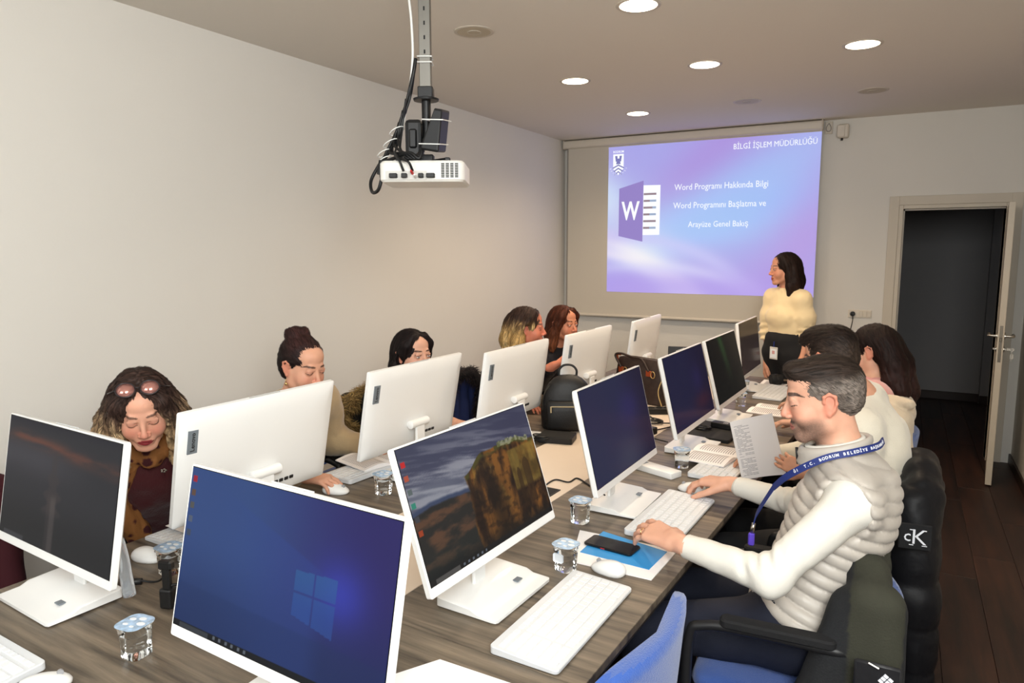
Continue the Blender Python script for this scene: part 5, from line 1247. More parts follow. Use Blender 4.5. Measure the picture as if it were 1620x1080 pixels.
# ================================================================ P7: the man in the quilted vest (nearest)
def man_vest():
    h = Head((-.185, 2.13, 1.232), (-.95, -.22, -.2), 0, 1.0)
    neck = V3(-.125, 2.14, 1.075); pel = V3(-.205, 2.08, .585); T = seated(neck, pel, (-.98, .12), .185)
    T['che'] = V3(-.115, 2.12, .90); T['shL'] = V3(-.085, 1.955, 1.0); T['shR'] = V3(-.115, 2.325, 1.01)
    L = legs_down(T, .43, .12)
    arms = {'L': (V3(-.262, 1.86, .80), V3(-.535, 1.94, .808)), 'R': (V3(-.26, 2.46, .80), V3(-.515, 2.565, .800))}
    hands = {'L': dict(X=(-.86, .48, -.02), N=(-.15, -.35, 1), curls=[(.16, .34, .22), (.2, .38, .26), (.26, .42, .3), (.32, .42, .3)], thumb=(.55, .35), side=-1, sc=1.16, spread=.09),
             'R': dict(X=(-.97, .2, -.10), N=(-.1, 0, 1), curls=[(.45, .45, .3), (.4, .4, .3), (.42, .45, .3), (.45, .5, .3)], thumb=(.6, .3), sc=1.08, side=1)}
    root, org, R = build_body('body', 'man in a stone quilted vest and white jumper, hand on the phone', h, T, arms, L, hands, True, (216, 164, 138), dict(beard=.55, blush=.3, lash=.95, lip=(190, 112, 100), brow=(40, 30, 26)), .0024, .0028, .014, headk=dict(lids=1))
    # hair: dark swept back top, greying clipped sides
    def hc(L):
        k = sst(.075, .045, L[:, 2])*(.6+.6*n3(L, (90, 90, 60), 4)); k = np.clip(k, 0, 1)[:, None]; return np.array([48, 38, 32.])*(1-k)+np.array([118, 108, 100.])*k
    hair_mesh('hair', h, hair_short(h, .004, .004), .0035, root, org, hc, .0016, (190, 30, 190), 3, flow=dict(mode='short', N=3500, step=.010, w=.0008, lift=.0018))
    trousers(root, org, T, L, m_navy)
    def crease(v, n):
        d = np.zeros(len(v))
        for s in 'LR':
            el, wr = arms[s]; sh = T['sh'+s]; r = np.linalg.norm(v-el, axis=1); a = nrm(sh-el)+nrm(wr-el); a = nrm(a); u = (v-el) @ nrm(nrm(sh-el)-nrm(wr-el)); ins = sst(-.02, .03, (v-el) @ a)
            d += ins*sst(.13, .03, r)*.0045*np.sin(u*170+3*n3(v, (10, 10, 10), 4))-.0015*sst(.2, .05, r)*np.sin(u*95)
        return v+n*d[:, None]
    sweater(root, org, T, arms, m_whitek, 'jumper', .004, .007, .045, 5, .003, .97, .02, aw=1.02, extra=crease)
    # elbow creases and ribbed cuffs
    for s in 'LR':
        el, wr = arms[s]; d = nrm(el-wr); bm = BM(); pts = [wr+d*(.035+.0035*k)-org for k in range(22)]
        add_tube(bm, pts, [.0335+(.0012 if k % 2 else 0)+.0002*k for k in range(22)], 28); obj('cuff', bm, m_whitek, root, smooth='all')
    # quilted vest
    P, R = torso_prims(pel+V3(-.0, 0, .04), T['che'], neck-V3(0, 0, .012), T['shL'], T['shR'], 1.02, .019, .04)
    for s in (1, -1):
        sh = T['shL'] if s > 0 else T['shR']; o = T['left']*s
        P.append(ell(sh+o*.055+V3(-.03, 0, -.03), (.085, .075, .105), None, .012, True))
    P.append(cut(pel+V3(0, 0, .012), (0.12, 0, -1), .008))
    v, q = surf(P, .0048); n = vnormals(v, q)
    up = T['up']
    def baffle(v, n):
        rel = v-pel; s = rel @ up; fwd = rel @ T['f']; lat = rel @ T['left']
        coll = sst(.50, .53, s)
        ss = s-.20*fwd-.35*np.clip(fwd, 0, .2)**2/.2
        ph = np.abs(np.sin(PI*ss/.036)); r = ph**.42
        puff = .012*(r-.65)+.0006*(n3(v, (28, 28, 28), 9)-.5)*2*r+.0007*(n3(v, (70, 70, 70), 2)-.5)*2+.0009*(1-r)*np.sin(lat*420+fwd*420)*sst(.5, .2, np.abs(r-.55))
        return v+n*(puff*(1-.8*coll))[:, None]
    v = baffle(v, n); npmesh('quilted_vest', v, q, m_vest, root, org, None, 'stone coloured quilted vest with stand collar')
    # stand collar: puffed ring round the neck, zip edge at the front, white undershirt edge inside
    cc = V3(-.145, 2.132, 1.060); K = 44; prof = [(0, 0), (.010, .004), (.015, .016), (.011, .028), (.014, .040), (.011, .052), (.004, .058), (-.003, .054), (-.006, .03), (-.005, .004)]
    rings = []
    for i in range(K):
        t = .10+(2*PI-.20)*i/(K-1); ca, sa = -math.cos(t), math.sin(t); rr = []
        for (o_, z_) in prof: rr.append(Vector(cc+V3(ca*(.083+o_+.012*z_/.05*0), sa*(.076+o_), z_+.28*ca*(.083+o_))-org))
        rings.append(rr)
    bm = BM(); loft(bm, rings); obj('vest_collar', bm, m_vest, root, smooth='all')
    bm = BM(); add_tube(bm, [Vector(cc+V3(math.cos(t)*.071, math.sin(t)*.064, .052+.28*.071*math.cos(t))-org) for t in [2*PI*k/36 for k in range(37)]], .007, 8, False); obj('undershirt_edge', bm, m_whitek, root, smooth='all')
    bm = BM(); add_tube(bm, [Vector(cc+V3(-.092, -.012, -.022)-org), Vector(cc+V3(-.098, -.012, .026)-org)], .004, 8); obj('zip_edge', bm, m_black, root, smooth='all')
    bm = BM(); c = hands['L']; w = arms['L'][1]
    X = nrm(c['X']); N = nrm(np.asarray(c['N'])-X*(np.asarray(c['N']) @ X)); S = nrm(np.cross(N, X))*-1
    hp, tips = hand_prims(w, X, N, -1, c['curls'], c['thumb'], 1.16, .09)
    p0, p1 = tips[2][0][0], tips[2][0][1]; m = p0*.45+p1*.55; d = nrm(p1-p0)
    a = nrm(np.cross(d, (0, 0, 1))); b = np.cross(d, a)
    add_tube(bm, [m+(a*math.cos(t)+b*math.sin(t))*.0106-org for t in [2*PI*k/20 for k in range(21)]], .0013, 6, False); obj('ring', bm, mat('gold_band', (220, 190, 130), .2, 1), root, smooth='all')
    return root, org, T
def ribbon(bm, pts, w, nrmf, th=.0016):
    pts = [Vector(p) for p in spline(pts, 8)]; rows = []
    for i, p in enumerate(pts):
        t = (pts[min(i+1, len(pts)-1)]-pts[max(i-1, 0)]).normalized(); n = Vector(nrmf(p)).normalized(); s = t.cross(n).normalized()
        rows.append([p+s*w/2+n*th, p-s*w/2+n*th, p-s*w/2-n*th, p+s*w/2-n*th])
    loft(bm, rows); return pts
r7, o7, T7 = man_vest()
# lanyard, hanging round his collar
ly = thing('lanyard', 'dark blue lanyard with white lettering round the vest man\'s collar', 'lanyard', tuple(V3(-.13, 2.1, 1.0)))
LP = [V3(-.025, 2.16, 1.125), V3(-.038, 2.09, 1.124), V3(-.09, 2.03, 1.116), V3(-.150, 2.012, 1.098), V3(-.205, 2.015, 1.064), V3(-.258, 2.04, 1.018), V3(-.295, 2.08, .970)]
LP2 = [V3(-.295, 2.08, .970), V3(-.325, 2.10, .91), V3(-.345, 2.12, .865), V3(-.352, 2.125, .835)]
lo = V3(-.13, 2.1, 1.0); OUT = .022; cN = V3(-.13, 2.14, 1.02)
def ln(p): q = np.array(p)+lo-cN; q[2] *= .3; return nrm(q)
m_lan = mat('lanyard_blue', (24, 42, 108), .6, bump=(500, .2)); m_lt = mat('lanyard_white', (232, 234, 240), .6)
bm = BM(); LPc = ribbon(bm, [p-lo for p in LP], .019, ln); obj('strap', bm, m_lan, ly)
bm = BM(); ribbon(bm, [p-lo for p in LP2], .017, ln); obj('strap', bm, m_lan, ly)
def strap_text(s, pts, size, start):
    # letters one by one along the strap
    acc = [0]; 
    for i in range(1, len(pts)): acc.append(acc[-1]+(pts[i]-pts[i-1]).length)
    x = start; parts = []
    for ch in s:
        if ch != ' ':
            i = max(j for j in range(len(acc)-1) if acc[j] <= min(x, acc[-1]-1e-6)); t = (x-acc[i])/(acc[i+1]-acc[i]); p = pts[i].lerp(pts[i+1], t)
            tg = (pts[i+1]-pts[i]).normalized(); n = Vector(ln(p)).normalized(); tg = -tg
            ey = n.cross(tg).normalized(); tg = ey.cross(n)
            if ey.z < 0: ey = -ey; tg = -tg
            parts.append((ch, frame(tg, ey, p+n*.0022)))
        x += size*.82
        if x > acc[-1]: break
    for ch, M in parts: text('letter', ch, size, m_lt, ly, M, bold=.0003)
strap_text('IĞILNAKŞAB EYİDELEB MURDOB .C.T  IĞ', LPc, .0108, .018)
bm = BM(); add_tube(bm, [(-.222, .026, -.165), (-.226, .026, -.195)], .006, 10); obj('metal_clip', bm, m_steel, ly, smooth='all')
bm = BM(); add_box(bm, (-.236, .018, -.235), (-.218, .034, -.195), .004); obj('badge_reel', bm, mat('purple_plastic', (92, 70, 190), .3), ly)
# ================================================================ the other people
def world_chain(h, pts, rs, k=.015): return [h.S(pts[i], pts[i+1], rs[i], rs[i+1], k) for i in range(len(pts)-1)]
relax = [(.3, .4, .25), (.33, .42, .28), (.36, .45, .3), (.4, .5, .3)]
# --- man behind the vest man, holding the sheet
def man_sheet():
    h = Head((-.215, 2.72, 1.262), (-.85, .48, -.30), 0, .93)
    neck = V3(-.10, 2.76, 1.12); pel = V3(-.10, 2.80, .58); T = seated(neck, pel, (-1, 0), .19); T['che'] = V3(-.075, 2.76, .92)
    L = legs_down(T, .43, .12); arms = {'L': (V3(-.09, 2.60, .82), V3(-.262, 2.635, .865)), 'R': (V3(-.24, 3.05, .84), V3(-.45, 3.0, .80))}
    hands = {'L': dict(X=(-.85, .1, .25), N=(-.1, -1, .15), curls=[(.3, .5, .3), (.35, .55, .3), (.4, .6, .3), (.45, .6, .3)], thumb=(.8, .2), side=1, sc=.8), 'R': dict(X=(-1, .1, -.2), N=(0, 0, 1), curls=relax, side=1)}
    root, org, R = build_body('b', 'man with dark hair in a cream jumper holding a printed sheet, behind the vest man', h, T, arms, L, hands, True, (212, 156, 126), dict(beard=.4, lash=.9), .0035, .0035, .014)
    hair_mesh('hair', h, [h.E((0, -.02, .04), (.077, .097, .088)), h.E((0, .03, .095), (.058, .066, .04), .02), h.E((0, .078, .086), (.045, .026, .026), .015), h.E((0, -.062, -.01), (.060, .045, .05), .02), h.E((0, .112, -.006), (.100, .085, .078), .006, True)]+[h.E((a*.088, -.006, -.008), (.03, .022, .034), .004, True) for a in (-1, 1)]+[h.cut((0, -.02, -.05), (0, .38, -.92), .006)], .004, root, org, grad_hair((40, 30, 25), (58, 46, 38), .09, .0), .002, (170, 40, 170), 6, flow=dict(mode='short', N=3000, step=.010, w=.001))
    sweater(root, org, T, arms, m_cream, 'jumper', .014, .009, .05, 8, .005, 1.05, .0, aw=1.05); trousers(root, org, T, L, m_blk)
    return T
T8 = man_sheet()
hp = thing('held_paper', 'white printed sheet held upright in a hand above the right desk', 'paper', (-.46, 2.74, .9))
PC = [Vector((-.605, 2.86, .745))-Vector((-.46, 2.74, .9)) for _ in (0,)]
c0 = Vector((-.46, 2.74, .9)); q = [Vector((-.515, 2.80, .745)), Vector((-.335, 2.665, .835)), Vector((-.395, 2.67, 1.055)), Vector((-.575, 2.82, .968))]; q = [p-c0 for p in q]
def SQ(u, v): return q[0]*(1-u)*(1-v)+q[1]*u*(1-v)+q[2]*u*v+q[3]*(1-u)*v+Vector((.0, .012*math.sin(u*PI), 0))
bm = BM(); n = 12; nrm_ = (q[1]-q[0]).cross(q[3]-q[0]).normalized(); G = []
for dz in (0, .0008): G.append([[bm.verts.new(SQ(i/n, j/n)+nrm_*dz) for i in range(n+1)] for j in range(n+1)])
for g_ in G:
    for j in range(n):
        for i in range(n): bm.faces.new((g_[j][i], g_[j][i+1], g_[j+1][i+1], g_[j+1][i]))
obj('sheet', bm, m_paper, hp, smooth='all')
bm = BM()
sg = nrm_ if nrm_.y < 0 else -nrm_
for k in range(38):
    v = .06+.86*k/38; u0, u1 = (.07, .12+.3*random.random()) if k % 3 == 2 else (.07, .42)
    if 12 < k < 14: continue
    xs = [u0+(u1-u0)*t/5 for t in range(6)]
    for a, b in zip(xs[:-1], xs[1:]):
        if random.random() < .12: continue
        pts = [SQ(a, v), SQ(b-.006, v), SQ(b-.006, v+.007), SQ(a, v+.007)]; bm.faces.new([bm.verts.new(p+sg*.0016) for p in pts])
o = obj('text_lines', bm, m_print, hp); o['kind'] = 'stuff'
# --- woman in pink, far right
def woman_pink():
    h = Head((-.118, 3.66, 1.180), (-.92, .20, -.24), 0, .95)
    neck = V3(-.10, 3.62, 1.01); pel = V3(-.08, 3.62, .58); T = seated(neck, pel, (-1, .15), .17); L = legs_down(T, .42, .08)
    T['shL'] = V3(-.10, 3.46, .985)
    arms = {'L': (V3(-.20, 3.46, .80), V3(-.42, 3.70, .79)), 'R': (V3(-.26, 3.95, .82), V3(-.46, 4.16, .80))}
    hands = {'L': dict(X=(-1, .1, -.1), N=(0, 0, 1), curls=relax, side=-1, sc=.9), 'R': dict(X=(-.85, .4, -.12), N=(-.1, 0, 1), curls=relax, side=1, sc=.9)}
    root, org, R = build_body('b', 'woman with long dark hair and a pink jumper seated by the door side', h, T, arms, L, hands, False, (216, 168, 142), dict(blush=.3, lash=.5), .004, .004, .014)
    P = hair_cap(h, .010)+face_open(h, .080, -.03, .090, .112, .088)
    P += world_chain(h, [(.03, -.08, .03), (.045, -.10, -.08), (.055, -.10, -.20), (.06, -.08, -.27)], [.055, .055, .05, .03])+world_chain(h, [(-.03, -.08, .03), (-.03, -.11, -.08), (-.02, -.12, -.22), (-.02, -.10, -.29)], [.055, .055, .05, .03])+world_chain(h, [(.056, -.055, .04), (.062, -.075, -.05), (.075, -.075, -.15), (.08, -.06, -.24)], [.028, .032, .036, .02])
    P += [h.E((.088, -.004, -.01), (.032, .026, .038), .004, True)]
    hair_mesh('hair', h, P, .0045, root, org, grad_hair((34, 22, 19), (40, 22, 19)), .003, (120, 120, 8), 9)
    sweater(root, org, T, arms, m_pink, 'jumper', .018, .010, .04, 9, .005, .95, .0, aw=1.15, puff=.012); trousers(root, org, T, L, m_blk)
woman_pink()
# --- standing woman
def woman_standing():
    h = Head((-.775, 5.46, 1.505), (-.86, -.48, -.06), 0, .95)
    f = nrm(V3(-.55, -.83, 0)); left = V3(-f[1], f[0], 0); neck = V3(-.745, 5.49, 1.345); pel = V3(-.735, 5.50, .90)
    T = dict(f=f, left=left, up=V3(0, 0, 1), che=V3(-.74, 5.49, 1.17), shL=neck+left*.132-V3(0, 0, .05), shR=neck-left*.132-V3(0, 0, .05), pel=pel, neck=neck, hipL=pel+left*.08-V3(0, 0, .03), hipR=pel-left*.08-V3(0, 0, .03))
    L = dict(knL=T['hipL']+f*.03-V3(0, 0, .38)+left*.01, anL=T['hipL']-V3(0, 0, .78), knR=T['hipR']+f*.02-V3(0, 0, .38), anR=T['hipR']-V3(0, 0, .78))
    arms = {'L': (T['shL']+V3(.045, .02, -.26), T['shL']+V3(.02, -.08, -.46)), 'R': (T['shR']+V3(-.03, .0, -.27), T['shR']+V3(-.015, -.04, -.49))}
    hands = {'L': dict(X=(-.1, -.15, -1), N=(.8, -.5, 0), curls=relax, side=-1, sc=.9), 'R': dict(X=(0, -.1, -1), N=(-.9, .2, 0), curls=relax, side=1, sc=.9)}
    root, org, R = build_body('b', 'standing woman in a cream puff-sleeved jumper and black trousers with a badge', h, T, arms, L, hands, False, (206, 148, 120), dict(blush=.3, lash=.1, lip=(168, 70, 68)), .0035, .004, .013, bw=.74, eyes=dict(look=(.3, 1, 0)))
    P = hair_cap(h, .010)+face_open(h, .054, -.025, .088, .112, .088)
    for a in (-1, 1): P += world_chain(h, [(a*.050, .020, .080), (a*.070, .0, .03), (a*.076, -.012, -.05), (a*.082, -.015, -.13), (a*.085, -.01, -.19)], [.022, .020, .026, .030, .020])
    P += world_chain(h, [(0, -.07, .02), (0, -.085, -.10), (0, -.09, -.22)], [.07, .075, .045])
    P += world_chain(h, [(.06, -.05, .0), (.075, -.05, -.1), (.08, -.05, -.22)], [.04, .045, .02])+world_chain(h, [(-.06, -.05, .0), (-.075, -.05, -.1), (-.07, -.05, -.2)], [.04, .045, .02])
    hair_mesh('hair', h, P, .0045, root, org, grad_hair((34, 22, 18), (34, 20, 16)), .0025, (130, 130, 8), 4)
    TT = dict(T); 
    Pj, R = torso_prims(pel+V3(0, 0, .135), T['che']+V3(0, 0, -.01), neck-V3(0, 0, .02), T['shL'], T['shR'], .80, .012, .04)
    Pj.append(ell(T['che']+f*.085-V3(0, 0, .01), (.11, .05, .065), R, .04))
    for s in 'LR':
        el, wr = arms[s]; sh = T['sh'+s]; Pj += [seg(sh, sh*.5+el*.5, .062, .072, .03), seg(sh*.5+el*.5, el, .072, .052, .03), seg(el, wr+nrm(el-wr)*.04, .056, .034, .02)]
    Pj.append(cut(pel+V3(0, 0, .075), (0, 0, -1), .01))
    def jf(v, n):
        d = np.zeros(len(v))
        for s in 'LR':
            el, wr = arms[s]; ax_ = nrm(wr-el); t = (v-el) @ ax_; r = np.linalg.norm((v-el)-t[:, None]*ax_, axis=1); m = (r < .09)*sst(-.1, -.03, t)*sst(.24, .15, t); d += m*.006*np.sin(t*150+4*n3(v, (9, 9, 9), 3))
        return v+n*d[:, None]
    garment('jumper', Pj, .008, mat('cream_jersey', (236, 214, 170), .8, sheen=.3, bump=(500, .2)), root, org, .004, (13, 13, 13), 6, extra=jf)
    trousers(root, org, T, L, m_blk, .012)
    shoes(root, org, [L['anL'], L['anR']], f, m_shoe)
    bd = thing('name_badge', 'clear name badge on a clip at the standing woman\'s waist', 'badge', tuple(pel+f*.16+V3(.02, 0, .0)), math.atan2(f[1], f[0])+PI/2)
    bm = BM(); add_box(bm, (-.036, -.002, -.045), (.036, .002, .045), .002); obj('sleeve', bm, mat('badge_sleeve', (206, 204, 200), .3), bd)
    bm = BM(); add_box(bm, (-.028, -.0032, -.034), (.028, -.0018, .03), .0005); obj('card', bm, m_foilw, bd)
    bm = BM(); add_box(bm, (-.012, -.0040, -.006), (.012, -.0030, .018), .0003); obj('photo_print', bm, mat('print_pinkish', (200, 150, 150), .5), bd)
    bm = BM(); add_tube(bm, [(0, 0, .045), (0, 0, .085)], .004, 8); obj('clip_strap', bm, m_lan, bd)
    w = thing('wristwatch', 'black wristwatch on the standing woman\'s wrist', 'watch', tuple(arms['L'][1]+V3(0, 0, .0)))
    bm = BM(); a = nrm(arms['L'][1]-arms['L'][0]); b = nrm(np.cross(a, (1, 0, 0))); c = np.cross(a, b)
    add_tube(bm, [(b*math.cos(t)+c*math.sin(t))*.030 for t in [2*PI*k/20 for k in range(21)]], .007, 8, False); obj('strap', bm, m_black, w, smooth='all')
woman_standing()
# --- woman with sunglasses on her head, left front
def woman_glasses():
    h = Head((-2.085, 1.345, 1.150), (.76, -.50, -.40), .06, .97)
    neck = V3(-2.25, 1.46, 1.0); pel = V3(-2.48, 1.62, .57); T = seated(neck, pel, (.86, -.5), .185); L = legs_down(T, .43, .1)
    arms = {'L': (V3(-2.20, 1.70, .78), V3(-1.98, 1.60, .775)), 'R': (V3(-2.42, 1.20, .80), V3(-2.20, 1.10, .77))}
    hands = {'L': dict(X=(.85, -.5, -.1), N=(0, 0, 1), curls=relax, side=-1, sc=.92), 'R': dict(X=(.9, .1, -.1), N=(0, 0, 1), curls=relax, side=1, sc=.92)}
    root, org, R = build_body('b', 'woman with wavy highlighted hair and sunglasses on her head, looking down', h, T, arms, L, hands, False, (214, 158, 132), dict(blush=.45, lash=1.0, lip=(132, 34, 42), brow=(70, 48, 38)), .0028, .0035, .013)
    P = hair_cap(h, .009)+face_open(h, .058, -.022, .092, .122, .090)
    for a in (-1, 1):
        P += world_chain(h, [(a*.03, .045, .095), (a*.062, .045, .055), (a*.076, .03, .0), (a*.092, .015, -.07), (a*.105, .02, -.13), (a*.095, .035, -.19), (a*.105, .04, -.235)], [.02, .022, .026, .034, .036, .03, .014])
        P += world_chain(h, [(a*.05, -.04, .04), (a*.085, -.04, -.05), (a*.11, -.03, -.12), (a*.12, -.02, -.18)], [.045, .05, .042, .02])
    P += world_chain(h, [(0, -.07, .02), (0, -.1, -.08), (0, -.1, -.16)], [.07, .07, .05])
    P += world_chain(h, [(-.10, -.02, -.05), (-.14, -.02, -.10), (-.165, -.0, -.13)], [.03, .026, .012])
    def wave(L): 
        c = grad_hair((58, 42, 36), (176, 146, 108), .055, -.12)(L); k = np.clip((n3(L, (110, 110, 7), 31)-.5)*3*sst(.05, -.06, L[:, 2]), 0, 1)[:, None]; return c*(1-k)+np.array([206, 178, 138.])*k
    v, q = surf(P, .0036); n = vnormals(v, q); Lc = h.loc(v); v = v+n*(.005*np.sin(Lc[:, 2]*115+9*Lc[:, 0]+5*np.sin(Lc[:, 1]*30))*sst(.02, -.06, Lc[:, 2]))[:, None]; Lw = Lc+np.stack([.012*np.sin(Lc[:, 2]*70), .012*np.cos(Lc[:, 2]*63), 0*Lc[:, 2]], 1)
    st = n3(Lw, (150, 150, 9), 3); v = v+n*(.0045*(st-.5)*2)[:, None]; hm_ = npmesh('hair', v, q, m_hairm, root, org, wave(Lw)*(.55+.7*st)[:, None]); strands(hm_, h, v, vnormals(v, q), org, wave, N=4000, steps=12, w=.0010)
    sweater(root, org, T, arms, m_maroon, 'jumper', .016, .009, .05, 12, .005, 1.0, .0)
    trousers(root, org, T, L, m_blk)
    # spotted scarf
    m_scarf = mat('spotted_scarf', (120, 76, 40), .85, attr=True, bump=(200, .3))
    u, f, l = T['up'], T['f'], T['left']
    Ps = [seg(neck+f*.035+l*.065-u*.0, neck+f*.09+l*.0-u*.045, .034, .036, .02), seg(neck+f*.035-l*.065, neck+f*.09-u*.045, .034, .036, .02), seg(neck-f*.05+l*.05+u*.01, neck+f*.035+l*.065, .034, .034, .02), seg(neck-f*.05-l*.05+u*.01, neck+f*.035-l*.065, .034, .034, .02)]
    Ps += [seg(neck+f*.10+l*.095-u*.04, neck+f*.165+l*.15-u*.22, .030, .036, .02), seg(neck+f*.165+l*.15-u*.22, neck+f*.19+l*.13-u*.40, .036, .042, .02), seg(neck+f*.04+l*.07, neck+f*.10+l*.085-u*.04, .034, .03, .02)]
    Ps += [seg(neck+f*.08-l*.06-u*.05, neck+f*.135-l*.125-u*.22, .028, .036, .02), seg(neck+f*.135-l*.125-u*.22, neck+f*.19-l*.06-u*.40, .036, .044, .02)]
    v, q = surf(Ps, .005); n = vnormals(v, q); v = folds(v, n, .006, (40, 40, 9), 4)
    g = v/.042; gi = np.floor(g); ctr = gi+.5+.2*np.sin(gi*12.9+gi[:, [1, 2, 0]]*7.1); k = sst(.42, .34, np.linalg.norm(g-ctr, axis=1))[:, None]
    npmesh('spotted_scarf', v, q, m_scarf, root, org, np.array([150, 98, 50.])*(1-k)+np.array([64, 18, 22.])*k, 'mustard brown scarf with dark maroon spots')
    # sunglasses
    sg_ = thing('sunglasses', 'sunglasses with pinkish lenses pushed up on the woman\'s hair', 'sunglasses', tuple(h.w(0, .03, .128)))
    m_lens = mat('mirror_lens', (196, 140, 130), .08, .7); m_fr = mat('glasses_frame', (30, 22, 24), .3)
    def wl(*p): return Vector(h.w(*p)-h.w(0, .03, .128))
    ny = nrm((0, .55, .80)); uy = nrm((0, -.80, .55))
    for a in (-1, 1):
        cpt = np.array((a*.034, .058, .122)); pts = []
        for t in [2*PI*k/28 for k in range(29)]: pts.append(wl(*(cpt+np.array((.0275*math.cos(t), 0, 0))+uy*.0235*math.sin(t)-ny*abs(.0)*1)))
        bm = BM(); add_tube(bm, pts, .0022, 6, False); obj('rim', bm, m_fr, sg_, smooth='all')
        bm = BM(); vs = [bm.verts.new(p) for p in pts[:-1]]; c1 = bm.verts.new(wl(*(cpt+ny*.004)))
        vb = [bm.verts.new(p-Vector(h.R @ ny)*.001) for p in pts[:-1]]; c2 = bm.verts.new(wl(*(cpt+ny*.003)))
        for i in range(28): bm.faces.new((vs[i], vs[(i+1) % 28], c1)); bm.faces.new((vb[(i+1) % 28], vb[i], c2)); bm.faces.new((vs[(i+1) % 28], vs[i], vb[i], vb[(i+1) % 28]))
        obj('lens', bm, m_lens, sg_, smooth='all')
        bm = BM(); add_tube(bm, [wl(a*.061, .055, .122), wl(a*.080, .03, .100), wl(a*.090, -.02, .065), wl(a*.088, -.05, .045)], .0022, 6); obj('temple_arm', bm, m_fr, sg_, smooth='all')
    bm = BM(); add_tube(bm, [wl(-.008, .060, .126), wl(0, .062, .129), wl(.008, .060, .126)], .0022, 6); obj('bridge', bm, m_fr, sg_, smooth='all')
    br = thing('brooch', 'small silver brooch on the maroon jumper', 'brooch', tuple(neck+f*.155+l*.035-u*.105))
    bm = BM()
    for k in range(5): a = k*2*PI/5; add_lathe(bm, [(.0005, -.002), (.004, -.001), (.004, .001), (.0005, .002)], 8, frame(tuple(l), tuple(u), tuple((l*math.cos(a)+u*math.sin(a))*.007)))
    obj('petals', bm, m_steel, br, smooth='all')
woman_glasses()
# --- woman with a bun
def woman_bun():
    h = Head((-2.105, 2.055, 1.185), (.93, -.10, -.28), 0, .97)
    neck = V3(-2.19, 2.06, 1.02); pel = V3(-2.47, 2.16, .57); T = seated(neck, pel, (1, -.08), .175); L = legs_down(T, .42, .08)
    arms = {'L': (V3(-2.22, 2.32, .80), V3(-2.0, 2.40, .775)), 'R': (V3(-2.20, 1.86, .78), V3(-1.99, 1.935, .775))}
    hands = {'R': dict(X=(.93, .18, -.05), N=(-.05, -.1, 1), curls=[(.35, .4, .3), (.38, .4, .3), (.42, .45, .3), (.46, .5, .3)], thumb=(.6, .3), side=1, sc=.98), 'L': dict(X=(.95, .1, -.1), N=(0, 0, 1), curls=relax, side=-1, sc=.92)}
    root, org, R = build_body('b', 'woman with a dark hair bun and tan jacket, hand on her mouse', h, T, arms, L, hands, False, (212, 158, 130), dict(blush=.3, lash=.8, lip=(168, 84, 78)), .0028, .003, .013)
    P = hair_cap(h, .006)+[h.E((0, .112, -.014), (.064, .088, .085), .008, True)]+[h.E((a*.086, -.004, -.008), (.028, .02, .034), .004, True) for a in (-1, 1)]+[h.cut((0, -.04, -.075), (0, .3, -.95), .01)]
    P += [h.E((a*.074, .042, -.025), (.030, .034, .055), .006, True) for a in (-1, 1)]; P += [h.E((0, -.068, .112), (.046, .042, .036), .012), h.S((-.02, -.09, .11), (.02, -.05, .13), .022, .022, .01)]
    hair_mesh('hair', h, P, .0034, root, org, grad_hair((54, 32, 30), (34, 24, 22), .13, .02), .0028, (60, 24, 170), 8, flow=dict(mode='bun', N=2200, steps=6))
    sweater(root, org, T, arms, m_tan, 'jacket', .022, .009, .05, 14, .006, 1.0, .0, aw=1.08)
    for s in (1, -1):
        bm = BM(); f, l, u = T['f'], T['left'], T['up']
        add_tube(bm, spline([neck-f*.06+l*s*.03+u*.02-org, neck+l*s*.075+u*.01-org, neck+f*.075+l*s*.055-u*.06-org, neck+f*.13+l*s*.02-u*.18-org]), .020, 10); obj('lapel', bm, m_tan, root, smooth='all')
    bm = BM(); cpt = h.w(-.080, .0, -.046)-org
    add_tube(bm, [cpt+V3(0, 0, .0), cpt+V3(0, 0, -.014)], .0015, 6); add_lathe(bm, [(.0005, -.0065), (.0055, -.004), (.0055, .004), (.0005, .0065)], 10, Matrix.Translation(Vector(cpt+V3(0, 0, -.02)))); obj('earring', bm, m_gold, root, smooth='all')
    trousers(root, org, T, L, m_blk)
woman_bun()
